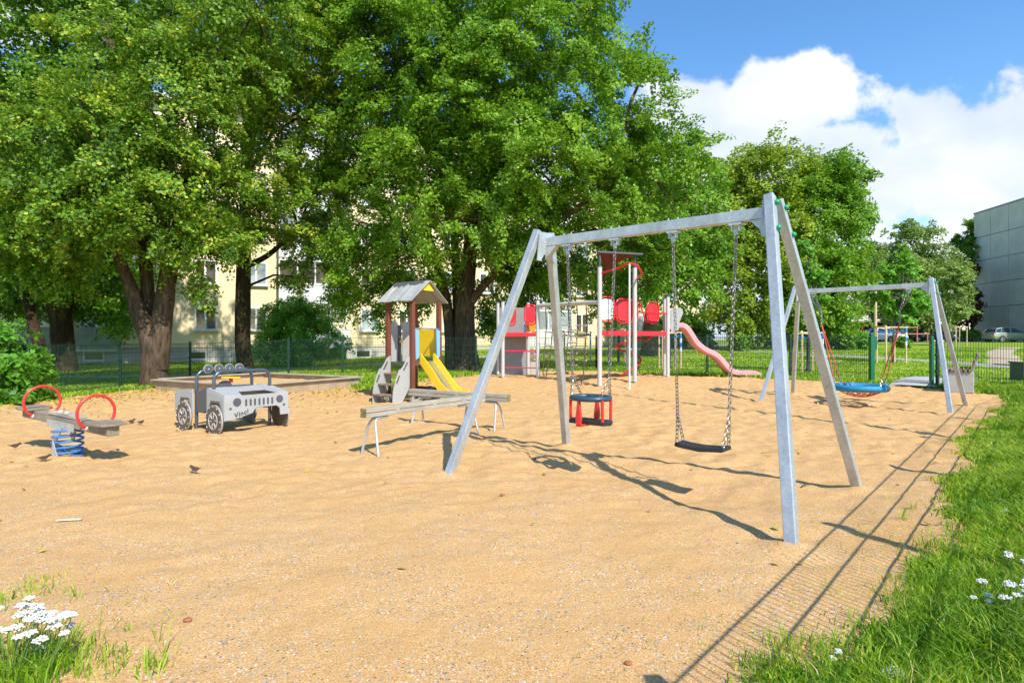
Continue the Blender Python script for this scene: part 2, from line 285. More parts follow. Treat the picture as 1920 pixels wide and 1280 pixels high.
# ------------------------------------------------------------------ mesh builder
class MB:
    def __init__(s): s.v = []; s.f = []
    def add(s, v, f, M=None):
        o = len(s.v)
        for p in v: s.v.append(tuple(M @ Vector(p)) if M else tuple(p))
        for q in f: s.f.append([o+i for i in q])
        return s
    def box(s, c, d, rz=0, M=None):
        x, y, z = d[0]/2, d[1]/2, d[2]/2
        v = [(i*x, j*y, k*z) for i in (-1, 1) for j in (-1, 1) for k in (-1, 1)]
        f = [(0, 1, 3, 2), (4, 6, 7, 5), (0, 4, 5, 1), (2, 3, 7, 6), (0, 2, 6, 4), (1, 5, 7, 3)]
        MM = Matrix.Translation(c) @ Matrix.Rotation(rz, 4, 'Z')
        return s.add(v, f, (M @ MM) if M else MM)
    def bar(s, a, b, w, h, up=(0, 0, 1)):          # rectangular bar from a to b
        a = Vector(a); b = Vector(b); d = b-a; l = d.length; d.normalize(); u = Vector(up)
        x = d.cross(u)
        if x.length < 1e-4: x = d.cross(Vector((1, 0, 0)))
        x.normalize(); u = x.cross(d)
        M = Matrix((( x.x, d.x, u.x, (a.x+b.x)/2), (x.y, d.y, u.y, (a.y+b.y)/2), (x.z, d.z, u.z, (a.z+b.z)/2), (0, 0, 0, 1)))
        return s.box((0, 0, 0), (w, l, h), M=M)
    def tube(s, pts, r, n=10, caps=True, closed=False):
        P = [Vector(p) for p in pts]; m = len(P); rs = r if isinstance(r, (list, tuple)) else [r]*m
        o = len(s.v); prev = None
        for i, p in enumerate(P):
            if closed: t = P[(i+1) % m]-P[i-1]
            else: t = P[min(i+1, m-1)]-P[max(i-1, 0)]
            t.normalize()
            if prev is None:
                a = Vector((0, 0, 1)) if abs(t.z) < .9 else Vector((1, 0, 0)); x = t.cross(a).normalized()
            else: x = (prev-t*prev.dot(t)).normalized()
            prev = x; y = t.cross(x)
            for k in range(n):
                an = 2*math.pi*k/n; q = p+(x*math.cos(an)+y*math.sin(an))*rs[i]; s.v.append(tuple(q))
        for i in range(m if closed else m-1):
            j = (i+1) % m
            for k in range(n): s.f.append([o+i*n+k, o+i*n+(k+1) % n, o+j*n+(k+1) % n, o+j*n+k])
        if caps and not closed:
            s.f.append([o+k for k in range(n)][::-1]); s.f.append([o+(m-1)*n+k for k in range(n)])
        return s
    def prism(s, prof, t, M=None):                 # profile in x,z; thickness t along y centred on 0
        n = len(prof); v = [(x, -t/2, z) for x, z in prof]+[(x, t/2, z) for x, z in prof]
        f = [list(range(n)), list(range(2*n-1, n-1, -1))]+[[i, i+n, (i+1) % n+n, (i+1) % n] for i in range(n)]
        return s.add(v, f, M)
    def ball(s, c, r, nu=10, nv=6, sc_=(1, 1, 1)):
        o = len(s.v)
        for j in range(1, nv):
            for i in range(nu):
                a = 2*math.pi*i/nu; b = math.pi*j/nv
                s.v.append((c[0]+r*sc_[0]*math.sin(b)*math.cos(a), c[1]+r*sc_[1]*math.sin(b)*math.sin(a), c[2]+r*sc_[2]*math.cos(b)))
        t = len(s.v); s.v.append((c[0], c[1], c[2]+r*sc_[2])); s.v.append((c[0], c[1], c[2]-r*sc_[2]))
        for i in range(nu):
            s.f.append([t, o+i, o+(i+1) % nu]); e = o+(nv-2)*nu; s.f.append([t+1, e+(i+1) % nu, e+i])
            for j in range(nv-2): s.f.append([o+j*nu+i, o+(j+1)*nu+i, o+(j+1)*nu+(i+1) % nu, o+j*nu+(i+1) % nu])
        return s
    def disc(s, c, r, t, axis='y', n=24, M=None):
        v = []
        for k in (-1, 1):
            for i in range(n):
                a = 2*math.pi*i/n; p = (r*math.cos(a), k*t/2, r*math.sin(a))
                if axis == 'z': p = (p[0], p[2], p[1])
                if axis == 'x': p = (p[1], p[0], p[2])
                v.append((p[0]+c[0], p[1]+c[1], p[2]+c[2]))
        f = [list(range(n)), list(range(2*n-1, n-1, -1))]+[[i, (i+1) % n, (i+1) % n+n, i+n] for i in range(n)]
        return s.add(v, f, M)
    def chain(s, a, b, L=.046, w=.015, r=.0042):
        a = Vector(a); b = Vector(b); d = b-a; n = max(1, int(d.length/(L-3*r))); st = d/n; d.normalize()
        x = d.cross(Vector((.31, .9, 0))).normalized(); y = d.cross(x)
        for i in range(n):
            c = a+st*(i+.5); e = x if i % 2 else y; p = []
            for k in range(8):
                an = 2*math.pi*k/8+.39; p.append(c+d*(math.cos(an)*L*.56)+e*(math.sin(an)*w))
            s.tube(p, r, 4, closed=True)
        return s
    def build(s, name, m, parent=None, smooth=False, bevel=0, world=False, loc=None):
        me = bpy.data.meshes.new(name); off = parent.location if (world and parent) else Vector((0, 0, 0))
        if world and parent is None and loc is not None: off = Vector(loc)
        me.from_pydata([(p[0]-off[0], p[1]-off[1], p[2]-off[2]) for p in s.v], [], s.f)
        me.update(); o = bpy.data.objects.new(name, me); COL.objects.link(o); me.materials.append(m)
        if parent: o.parent = parent
        elif loc is not None: o.location = loc
        if smooth:
            for p in me.polygons: p.use_smooth = True
            try: me.set_sharp_from_angle(angle=R(40))
            except Exception: pass
        if bevel:
            b = o.modifiers.new('bevel', 'BEVEL'); b.width = bevel; b.segments = 2; b.limit_method = 'ANGLE'; b.angle_limit = R(50)
        return o
def tag(o, label, cat=None, group=None, kind=None):
    if label: o['label'] = label
    if cat: o['category'] = cat
    if group: o['group'] = group
    if kind: o['kind'] = kind
    return o
def thing(name, label, cat, loc, rz=0, group=None):
    o = bpy.data.objects.new(name, None); o.empty_display_size = .2; COL.objects.link(o); o.location = loc; o.rotation_euler = (0, 0, rz)
    return tag(o, label, cat, group)
def dup(o, loc=None, rz=None, label=None):
    def rec(q, par):
        c = q.copy(); COL.objects.link(c); c.parent = par
        for ch in q.children: rec(ch, c)
        return c
    r = rec(o, None)
    if loc is not None: r.location = loc
    if rz is not None: r.rotation_euler = (0, 0, rz)
    if label: r['label'] = label
    return r
def npmesh(name, V, Fq, m, parent=None, rnd=None, loc=None, smooth=False):
    k = Fq.shape[1]; me = bpy.data.meshes.new(name)
    me.vertices.add(len(V)); me.vertices.foreach_set('co', np.ascontiguousarray(V, np.float32).ravel())
    me.loops.add(Fq.size); me.loops.foreach_set('vertex_index', np.ascontiguousarray(Fq, np.int32).ravel())
    me.polygons.add(len(Fq)); me.polygons.foreach_set('loop_start', np.arange(0, Fq.size, k, dtype=np.int32))
    me.update(calc_edges=True)
    if rnd is not None:
        a = me.attributes.new('rnd', 'FLOAT', 'POINT'); a.data.foreach_set('value', np.ascontiguousarray(rnd, np.float32))
    if smooth: me.polygons.foreach_set('use_smooth', np.ones(len(Fq), bool))
    me.materials.append(m); o = bpy.data.objects.new(name, me); COL.objects.link(o)
    if parent: o.parent = parent
    if loc is not None: o.location = loc
    return o
# ------------------------------------------------------------------ ground
def sandz(X, Y):
    amp = .35+.65*ss(3.0, 6.5, Y)
    h = .028*vnoise(X, Y, .85, 1)+.024*vnoise(X+.4*Y, Y, .37, 2)*amp+.042*vnoise(X, Y, .17, 4)*amp*(.5+vnoise(X, Y, 1.3, 6)+.5)+.026*vnoise(X, Y, .085, 5)*amp
    Z = T(X, Y)+h*.9+.012
    for cx, cy, r, d in ((1.66, 5.13, .55, .07), (.78, 5.9, .5, .05), (7.1, 12.1, .8, .06), (7.8, 17.7, .5, .05), (-.9, 12.1, .5, .05)):
        Z = Z-d*np.exp(-((X-cx)**2+(Y-cy)**2)/(r*r))
    return Z
def build_ground():
    xs = np.concatenate([np.linspace(-900, -60, 22)[:-1], np.linspace(-60, -16, 45)[:-1], np.arange(-16, 14, .16), np.linspace(14, 90, 78), np.linspace(90, 900, 22)[1:]])
    ys = np.concatenate([np.linspace(-300, -4, 12)[:-1], np.arange(-4, 24, .16), np.linspace(24, 100, 78), np.linspace(100, 1200, 25)[1:]])
    X, Y = np.meshgrid(xs, ys, indexing='ij'); sd = sand_in(X, Y)
    Z = T(X, Y)+.02*vnoise(X, Y, .7, 3)*ss(.0, 40, 40-np.abs(Y))-.16*ss(-.10, .25, sd+.28*vnoise(X, Y, .45, 9)+.16*vnoise(X, Y, .16, 8))
    nx, ny = X.shape; V = np.stack([X, Y, Z], -1).reshape(-1, 3); I = np.arange(nx*ny).reshape(nx, ny)
    Q = np.stack([I[:-1, :-1], I[1:, :-1], I[1:, 1:], I[:-1, 1:]], -1).reshape(-1, 4)
    tag(npmesh('lawn', V, Q, MT['lawn'], smooth=True), None, kind='structure')
    xs = np.arange(-14.6, 11.6, .045); ys = np.arange(.4, 21.9, .045)
    X, Y = np.meshgrid(xs, ys, indexing='ij'); sd = sand_in(X, Y)
    Z0 = np.zeros_like(X); rg = np.random.default_rng(5)
    for i in range(900):                              # footprints and scuffs
        cx, cy = rg.uniform(-12, 10), 4.5+15*rg.random()**.7; a = rg.uniform(0, np.pi); L_, w_ = rg.uniform(.05, .12), rg.uniform(.03, .055); dp = rg.uniform(.008, .034)*min(1, cy/8)
        i0, i1 = np.searchsorted(xs, (cx-.45, cx+.45)); j0, j1 = np.searchsorted(ys, (cy-.45, cy+.45)); dx, dy = X[i0:i1, j0:j1]-cx, Y[i0:i1, j0:j1]-cy
        u, v = (dx*np.cos(a)+dy*np.sin(a))/L_, (-dx*np.sin(a)+dy*np.cos(a))/w_; q = u*u+v*v; Z0[i0:i1, j0:j1] += -dp*np.exp(-q)+dp*.45*np.exp(-(np.sqrt(q)-1.6)**2*3)
    for (cx, cy), yw, a_ in (((1.22, 5.51), -.708, 1.57), ((7.10, 12.08), -.757, 1.62)):
        for sx in (-1, 1):
            for sy in (-1, 1):
                fx = cx+sx*a_*math.cos(yw)-sy*.99*math.sin(yw); fy = cy+sx*a_*math.sin(yw)+sy*.99*math.cos(yw)
                i0, i1 = np.searchsorted(xs, (fx-.5, fx+.5)); j0, j1 = np.searchsorted(ys, (fy-.5, fy+.5)); q = np.hypot(X[i0:i1, j0:j1]-fx, Y[i0:i1, j0:j1]-fy)
                Z0[i0:i1, j0:j1] += .028*np.exp(-(q/.13)**2)-.012*np.exp(-((q-.26)/.09)**2)
    Z = sandz(X, Y)+np.clip(Z0, -.05, .03)-.22*ss(.12, -.22, sd+.28*vnoise(X, Y, .45, 9)+.16*vnoise(X, Y, .16, 8))
    nx, ny = X.shape; V = np.stack([X, Y, Z], -1).reshape(-1, 3); I = np.arange(nx*ny).reshape(nx, ny)
    Q = np.stack([I[:-1, :-1], I[1:, :-1], I[1:, 1:], I[:-1, 1:]], -1).reshape(-1, 4)
    s4 = sd.reshape(-1)[Q].max(1); Q = Q[s4 > -.45]
    tag(npmesh('sand', V, Q, MT['sand'], smooth=True), None, kind='structure')
build_ground()
PATHS = []
def ribbon(name, pts, w, m, dz=.012, kind='structure', sub=.5, jit=0):
    PATHS.append(([tuple(p[:2]) for p in pts], w)); P = [Vector((p[0], p[1], 0)) for p in pts]; C = []
    for i in range(len(P)-1):
        n = max(1, int((P[i+1]-P[i]).length/sub))
        for k in range(n): C.append(P[i].lerp(P[i+1], k/n))
    C.append(P[-1]); b = MB(); K = 5
    for i, c in enumerate(C):
        t = (C[min(i+1, len(C)-1)]-C[max(i-1, 0)]).normalized(); nn = Vector((-t.y, t.x, 0))
        wl = w*(1+jit*(random.random()-.5))
        for k in range(K):
            q = c+nn*wl*(k/(K-1)-.5); b.v.append((q.x, q.y, Tz(q.x, q.y)+dz+(.02 if 0 < k < K-1 else -.03)))
    for i in range(len(C)-1):
        for k in range(K-1): b.f.append([i*K+k, i*K+k+1, (i+1)*K+k+1, (i+1)*K+k])
    return tag(b.build(name, m, smooth=True), None, kind=kind)
g2 = lambda x, y: tuple(gp(x, y)[:2])
ribbon('path', [(-34, 20), g2(300, 706), g2(540, 692), g2(727, 682), g2(900, 669), g2(1060, 661), g2(1190, 656), g2(1300, 650), g2(1385, 644)], 1.6, MT['asphalt'])
ribbon('footpath', [g2(1180, 654), g2(1300, 656), g2(1440, 661), g2(1570, 667), g2(1700, 675), g2(1800, 681), g2(1900, 690), (22, 17)], 1.25, MT['asphalt'], dz=.020)
ribbon('worn_track', [g2(1880, 684), g2(1885, 672), g2(1872, 662), g2(1895, 652)], 1.2, MT['dirt'], dz=.016, jit=.5)
ribbon('entrance_slab', [(9.75, 14.4), (10.6, 15.5), (12.0, 17.2)], 1.1, MT['conc_block'], dz=.03)
ribbon('car_park', [(18, 66), (40, 64), (60, 61.5), (95, 57)], 7.0, MT['carpark'], dz=.02)
# ------------------------------------------------------------------ leaves and trees
def basis(nrm):
    a = np.where(np.abs(nrm[:, 2:3]) < .9, [[0, 0, 1.]], [[1., 0, 0]]); x = np.cross(nrm, a); x /= np.linalg.norm(x, axis=1)[:, None]+1e-9
    return x, np.cross(nrm, x)
def leafmesh(name, C, nrm, size, m, parent, rnd, loc, wid=.8):
    n = len(C); x, y = basis(nrm); a = RNG.random(n)*2*np.pi; ca, sa = np.cos(a)[:, None], np.sin(a)[:, None]
    u = x*ca+y*sa; v = -x*sa+y*ca; s = size[:, None]
    V = np.stack([C-u*s*.5, C+v*s*.5*wid-nrm*s*.12-u*s*.08, C+u*s*.55-nrm*s*.10, C-v*s*.5*wid-nrm*s*.12-u*s*.08], 1).reshape(-1, 3)-np.array(loc)[None]
    return npmesh(name, V, np.arange(4*n).reshape(n, 4), m, parent, np.repeat(rnd, 4))
def unit(n):
    d = RNG.normal(size=(n, 3)); return d/np.linalg.norm(d, axis=1)[:, None]
def crown_points(blobs, ncl, per, cr=.5, flat=.55, inner=.45, lsz=.1, droop=.3):
    """blobs: (centre, (rx, ry, rz)) ; returns leaf centres, normals, sizes, random"""
    vol = np.array([b[1][0]*b[1][1]+b[1][0]*b[1][2] for b in blobs]); pr = vol/vol.sum()
    k = RNG.choice(len(blobs), ncl, p=pr); bc = np.array([tuple(b[0]) for b in blobs])[k]; br = np.array([b[1] for b in blobs])[k]
    d = unit(ncl); rad = inner+(1.06-inner)*RNG.random(ncl)**.55
    ph = k[:, None]*1.7+np.array([[0., 2., 4.]])
    lump = 1+.13*np.sin(d*5.3+ph).sum(1)/1.5+.07*np.sin(d*11+ph*2).sum(1)
    c = bc+d*br*(rad*lump)[:, None]
    crs = cr*(.45+1.0*RNG.random(ncl)**1.3); cn = per*(crs/cr)**1.7
    cn = np.maximum(4, cn*(.6+.8*RNG.random(ncl))).astype(int)
    K = np.repeat(np.arange(ncl), cn); n = len(K)
    ax = d*.75+.75*unit(ncl); ax[:, 2] -= .12; ax /= np.linalg.norm(ax, axis=1)[:, None]
    up = np.array([[0, 0, 1.]])+.45*unit(ncl)+.35*d; bx = np.cross(up, ax); bx /= np.linalg.norm(bx, axis=1)[:, None]+1e-9; cx = np.cross(ax, bx)
    o = unit(n)*(RNG.random(n)**.42)[:, None]; cs = crs[K]
    tp = 1-.35*o[:, 0]
    off = ax[K]*(o[:, 0]*cs*1.25)[:, None]+bx[K]*(o[:, 1]*cs*.72*tp)[:, None]+cx[K]*(o[:, 2]*cs*.62*flat*tp)[:, None]
    off[:, 2] -= droop*cs*(np.maximum(o[:, 0], 0)**2+.3*o[:, 1]**2)
    out = d[K]
    C = c[K]+off
    nrm = .75*cx[K]+.4*out+.35*o[:, 0:1]*ax[K]+np.array([0, 0, .25])[None]+.6*RNG.normal(size=(n, 3)); nrm /= np.linalg.norm(nrm, axis=1)[:, None]
    sz = lsz*(.65+.7*RNG.random(n))
    crnd = RNG.normal(size=ncl)*.11
    return C, nrm, sz, K, crnd, c
def tree(name, label, base, trunk, limbs, blobs, ncl, per, leafm, barkm, lsz=.1, cr=.5, bias=.42, spread=.2, group=None, flat=.55, inner=.45, droop=.3, twigs=60, ybr=0):
    """trunk: list of (point, radius) lists = stems; limbs: thinner lists"""
    loc = Vector(base); root = thing(name, label, 'tree', loc, group=group)
    b = MB()
    for st in trunk:
        pts = [Vector(p) for p, r in st]; rs = [r for p, r in st]
        # smooth with extra points and irregular radius
        P = []; Q = []
        for i in range(len(pts)-1):
            p0 = pts[max(0, i-1)]; p1 = pts[i]; p2 = pts[i+1]; p3 = pts[min(len(pts)-1, i+2)]
            for k in range(5):
                t = k/5; P.append(.5*((2*p1)+(p2-p0)*t+(2*p0-5*p1+4*p2-p3)*t*t+(3*p1-p0-3*p2+p3)*t**3)); Q.append((rs[i]*(1-t)+rs[i+1]*t)*(1+.07*(random.random()-.5)))
        P.append(pts[-1]); Q.append(rs[-1]); b.tube(P, Q, 14)
    C, nrm, sz, K, crnd, cl = crown_points(blobs, ncl, per, cr, flat, inner, lsz, droop)
    anchors = [Vector(p) for st in trunk for p, r in st[1:]]
    anchors = [a for a in anchors if a.z > loc.z+1.0] or [Vector(trunk[0][-1][0])]
    for bc, br in blobs:                       # limbs out to every lobe
        if max(br) < .75: continue
        bc = Vector(bc); a = min(anchors, key=lambda q: (q-bc).length+max(0, q.z-bc.z)*1.5)
        L_ = (bc-a).length; mid = a.lerp(bc, .5)+Vector((0, 0, .13*L_))
        if bc.z-loc.z < 3.6: continue
        r0 = min(.085, .012*L_+.03)
        b.tube([a, mid, bc, bc+(bc-mid)*.5], [r0, r0*.7, r0*.4, r0*.12], 7)
    idx = RNG.choice(len(cl), min(twigs, len(cl)), replace=False)
    bcs = [Vector(q[0]) for q in blobs if max(q[1]) >= .75 and q[0][2]-loc.z >= 3.6] or [Vector(st[-1][0]) for st in trunk]
    for i in idx:
        p = Vector(cl[i]); a = min(bcs, key=lambda q: (q-p).length); b.tube([a, a.lerp(p, .55)+Vector((0, 0, -.06)), p], [.028, .018, .007], 5)
    b.build('trunk', barkm, root, smooth=True, world=True)
    rnd = np.clip(bias+crnd[K]+spread*RNG.normal(size=len(C)), 0, .86)
    if ybr: y = RNG.random(len(C)) < ybr*(1+2*np.clip(crnd[K]*4, -.4, 1)); rnd[y] = .88+.12*RNG.random(y.sum())
    leafmesh('crown', C, nrm, sz, leafm, root, rnd, loc)
    return root
def B_(px, py, d, r, rz=None, ry=None):
    return (at(px, py, d), (r, ry or r, rz or r))

def A3(px, py, d): return tuple(at(px, py, d))
# A: the big forked linden on the left
bA = gp(289, 727); bA.y = 16.7; bA.x = -10.1; bA.z = 0
tree('linden_tree', 'big linden with a thick forked brown trunk beside the sandbox corner', (bA.x, bA.y, -.05),
     [[((bA.x, bA.y, -.1), .52), ((bA.x, bA.y, .15), .38), ((bA.x, bA.y, .7), .33), ((bA.x-.03, bA.y, 1.2), .32), (A3(262, 590, 16.7), .23), (A3(238, 520, 16.6), .16), (A3(205, 455, 16.2), .11), (A3(150, 380, 15.6), .06)],
      [((bA.x+.12, bA.y, .5), .28), (A3(300, 640, 16.7), .28), (A3(309, 560, 16.8), .25), (A3(322, 480, 16.9), .21), (A3(345, 380, 17.2), .17), (A3(370, 250, 17.6), .1)],
      [(A3(283, 640, 17), .2), (A3(275, 520, 17.1), .17), (A3(265, 400, 17.3), .2), (A3(230, 200, 17.6), .14), (A3(190, 0, 18), .1)]],
     [], [B_(60, 330, 15.8, 2.1), B_(190, 300, 15.2, 1.9), B_(300, 330, 15.8, 1.5), B_(30, 440, 15.5, 1.3, 1.0), B_(150, 410, 15.0, 1.5, 1.0), B_(290, 420, 15.4, 1.2, .8), B_(390, 455, 16.2, .9, .7),
          B_(330, 210, 16.2, 1.7), B_(-60, 380, 15.6, 2), B_(90, 500, 16.5, 1.1, .6), B_(250, 120, 16.6, 1.8), B_(400, 90, 17, 2.0), B_(120, 220, 16.6, 1.6), B_(400, 360, 17.5, 1.2, 1.3), B_(380, 540, 17, .5, .45), B_(330, 500, 16.6, .6, .5), B_(480, 20, 17.4, 2.0)],
     1150, 160, GL, MT['barkA'], lsz=.088, cr=.48, bias=.42, ybr=.06)
# B: straight trunk linden
bB = (-10.0, 22.2)
tree('linden_tree', 'linden with one straight dark trunk in front of the yellow wall', (bB[0], bB[1], 0),
     [[((bB[0], bB[1], -.1), .42), ((bB[0], bB[1], .25), .31), (A3(455, 640, 22.2), .28), (A3(456, 540, 22.2), .27), (A3(458, 450, 22.2), .24), (A3(462, 330, 22.2), .19), (A3(465, 180, 22.3), .14), (A3(470, -60, 22.5), .09)],
      [(A3(458, 500, 22.2), .13), (A3(500, 480, 22), .10), (A3(560, 430, 21.8), .06)], [(A3(457, 490, 22.2), .11), (A3(420, 470, 22), .08), (A3(370, 440, 21.6), .05)]],
     [], [B_(560, 60, 20.5, 2.6), B_(470, 180, 20.0, 1.8, 1.7), B_(560, 220, 20, 1.9), B_(520, 330, 20, 1.8, 1.5), B_(430, 350, 20.5, 1.1, 1.1), B_(590, 370, 20.5, 1.5, 1.2), B_(420, 430, 21, 1.2, .7), B_(520, 430, 21, 1.6, .8), B_(600, 450, 21.5, 1.2, .8), B_(640, 400, 23, 1.4, 1.4), B_(570, 520, 22.5, .9, .5),
          B_(640, 120, 21, 2.2), B_(480, -60, 21, 3), B_(650, -60, 21.5, 3)],
     850, 160, GL, MT['barkB'], lsz=.096, cr=.52, bias=.52, ybr=.11)
# C: the central linden
bC = (-1.85, 21.7)
zc = Tz(*bC)
tree('linden_tree', 'huge dense green linden with clustered trunks behind the little slide tower', (bC[0], bC[1], zc),
     [[((bC[0]+.2, bC[1], zc-.1), .62), ((bC[0]+.2, bC[1], zc+.3), .46), (A3(872, 640, 21.7), .40), (A3(872, 560, 21.7), .36), (A3(880, 480, 21.8), .28), (A3(900, 330, 22), .2), (A3(920, 100, 22), .12)],
      [((bC[0]-.35, bC[1], zc-.1), .30), (A3(845, 640, 21.9), .22), (A3(836, 560, 22), .19), (A3(815, 480, 22), .16), (A3(770, 330, 22.4), .12), (A3(740, 100, 22.5), .08)],
      [(A3(880, 570, 21.5), .17), (A3(920, 520, 21), .14), (A3(985, 460, 20), .12), (A3(1070, 400, 19.2), .08), (A3(1150, 330, 19), .05)],
      [(A3(860, 600, 22.2), .2), (A3(855, 500, 22.6), .18), (A3(850, 400, 23), .14), (A3(845, 250, 23), .1)]],
     [], [B_(880, 160, 19.4, 3.0), B_(740, 110, 20, 2.7), B_(1030, 110, 19.5, 2.6), B_(980, 300, 18.6, 2.3, 2.0), B_(1150, 230, 19.2, 2.2), B_(1225, 330, 20, 1.7), B_(800, 300, 19.4, 2.2, 1.9), B_(1110, 380, 19.5, 2.0, 1.6),
          B_(690, 420, 20, 1.6, 1.3), B_(840, 410, 18.4, 1.7, 1.2), B_(660, 290, 20.6, 1.8), B_(980, 430, 19.4, 1.7, 1.1), B_(900, -70, 20.5, 4), B_(1080, -10, 20, 2.1), B_(700, -60, 20.5, 3), B_(1240, 470, 21, 1.3, 1.0),
          B_(1290, 270, 20.2, .9, .6), B_(1215, 120, 20, .8, .9), B_(1330, 265, 20.3, .35, .25), B_(1190, 490, 22, 1.3), B_(680, 530, 21, 1.3, .8), B_(770, 480, 19.6, 1.2, .8), B_(620, 480, 21.5, 1.3, .8), B_(950, 540, 23, 1.5, 1.2), B_(1060, 520, 22.5, 1.6, 1.2), B_(720, 590, 21.5, .5, .4), B_(1150, 560, 24, 1.5, 1.0), B_(1010, 500, 22.5, 1.8, 1.2), B_(780, 540, 22.5, 1.6, .8), B_(640, 560, 22.5, 1.0, .6), B_(900, 330, 21, 2.6, 2.2), B_(930, 600, 24, .9, .6), B_(1285, 195, 20, .5, .4), B_(640, 330, 22.2, 1.5), B_(720, 240, 21.5, 1.8)],
     2500, 185, GC, MT['barkA'], lsz=.096, cr=.55, bias=.50, ybr=.02, twigs=110)
# D: dark multi-stem tree at far left
tree('linden_tree', 'shaded dark multi stemmed tree at the far left in front of the balcony', (-18.2, 24.2, 0),
     [[((-18.3, 24.2, -.1), .6), ((-18.3, 24.2, .5), .42), (A3(115, 600, 24.2), .38), (A3(118, 520, 24.2), .32), (A3(120, 400, 24.2), .3), (A3(150, 150, 24), .2), (A3(165, -50, 24), .12)],
      [(A3(110, 610, 24.2), .3), (A3(92, 520, 24.2), .26), (A3(60, 400, 24), .2), (A3(20, 200, 24), .12)], [(A3(120, 600, 24.2), .26), (A3(140, 500, 24), .22), (A3(185, 380, 24), .16), (A3(230, 200, 23.5), .1)]],
     [], [B_(60, 100, 23, 2.6), B_(180, 60, 23, 2.4), B_(-40, 250, 23.5, 2.6), B_(100, 250, 24, 2.4), B_(40, 480, 22.5, 1.8, 1.1), B_(200, 470, 23.5, 1.7, 1.0), B_(120, 520, 25.5, 1.6, .8), B_(320, 30, 23, 2.4), B_(240, 560, 24, 1.1, .7), B_(-30, 560, 24, 1.6, 1.0), B_(250, 620, 22.5, .6, .6), B_(200, -60, 22, 3), B_(0, -20, 22, 3), B_(170, 540, 26, 2.0, 1.3), B_(40, 560, 25, 1.8, 1.0), B_(230, 500, 25, 1.8, 1.3), B_(210, 590, 27, 1.3, .8), B_(120, 400, 24, 2.4, 1.5), B_(230, 350, 25, 2.4, 1.6), B_(-60, 420, 24, 2.4, 1.6)],
     1250, 120, GC, MT['barkB'], lsz=.13, cr=.6, bias=.30, ybr=.04)  # low bias puts the crown's shade into its leaf colours
tree('young_linden', 'thin dark leaning trunk at the far left behind the green fence', (-17.6, 22.2, 0),
     [[((-17.6, 22.2, -.1), .24), (A3(78, 660, 22.2), .2), (A3(60, 600, 22.3), .18), (A3(48, 520, 22.5), .14), (A3(40, 400, 22.5), .1)]],
     [], [B_(10, 500, 21.5, 1.4, .9), B_(60, 430, 21.5, 1.5, 1)], 60, 120, GC, MT['barkB'], lsz=.13, bias=.35, twigs=12)
# trees to the right
def tF(name, label, px, d, rtrunk, blobs, ncl, per, leafm, barkm, **k):
    b = (px-960)/F*d; z = Tz(b, d)
    return tree(name, label, (b, d, z), [[((b, d, z-.1), rtrunk*1.5), ((b, d, z+.4), rtrunk), ((b+.1, d, z+2), rtrunk*.85), (tuple(Vector(blobs[0][0])), rtrunk*.3)]], [], blobs, ncl, per, leafm, barkm, **k)
tF('linden_tree', 'grey barked tree standing on the lawn behind the red bridge', 1217, 31, .42, [B_(1235, 400, 29.5, 2.6, 2.2), B_(1290, 440, 29, 2.0, 1.6), B_(1210, 500, 29.5, 2.2, 1.2), B_(1290, 530, 28.6, 1.7, 1.1), B_(1150, 480, 31, 2), B_(1320, 500, 29, 1.1, 1.0), B_(1300, 350, 30, 1.8, 1.5), B_(1180, 350, 30, 2.4)],
   560, 95, GD, MT['barkG'], lsz=.15, cr=.7, bias=.52)
tF('linden_tree', 'tall yellow green tree left half of the pair behind the swings', 1400, 38, .4, [B_(1400, 400, 37, 2.9, 3.4), B_(1450, 330, 36, 2.0, 1.9), B_(1360, 350, 37, 1.5, 1.6), B_(1440, 500, 35.5, 2.4, 2.2), B_(1360, 520, 35.5, 1.9, 1.9), B_(1400, 590, 36, 2.4, 1.0), B_(1345, 450, 36.5, 1.6, 1.8), B_(1450, 430, 35.5, 2.0, 2.2), B_(1390, 310, 37, .9, .7), B_(1450, 290, 36.6, .7, .5)],
   820, 95, GB, MT['barkB'], lsz=.16, cr=.62, bias=.50, flat=.9, droop=.1, inner=.55, ybr=.03)
tF('linden_tree', 'tall dark green columnar tree right half of the pair behind the swings', 1545, 38, .4, [B_(1545, 420, 37.5, 2.6, 3.4), B_(1560, 335, 37, 2.0, 1.3), B_(1515, 350, 36.5, 1.4, 1.4), B_(1590, 400, 37.5, 1.4, 1.6), B_(1530, 520, 36, 2.3, 2.0), B_(1580, 520, 36.2, 1.6, 1.8), B_(1500, 590, 36, 2.2, 1.0), B_(1565, 595, 36.2, 1.7, .8), B_(1500, 440, 36, 1.7, 2.1), B_(1625, 382, 37.6, .45, .25), B_(1600, 330, 37, .8, .6), B_(1520, 310, 37, .7, .5), B_(1570, 300, 37, .7, .4)],
   840, 95, GC, MT['barkB'], lsz=.16, cr=.62, bias=.48, flat=.9, droop=.1, inner=.55)
def birch(name, label, px, d, blobs, ncl, per, **k):
    return tF(name, label, px, d, .3, blobs, ncl, per, GW, MT['birch'], droop=1.1, flat=1.0, **k)
birch('birch_tree', 'broad pale birch with drooping branches beyond the far swing', 1712, 66, [B_(1710, 470, 66, 3.2, 3), B_(1690, 520, 65, 4.2, 3.2), B_(1750, 530, 65, 3.4, 3), B_(1660, 560, 65, 2.6, 2.4), B_(1730, 580, 64.5, 3.4, 2.2), B_(1720, 440, 66, 1.5, 1.2), B_(1775, 500, 66, 2, 1.6), B_(1660, 500, 66, 1.8, 1.6)], 460, 110, lsz=.26, cr=.9, bias=.5)
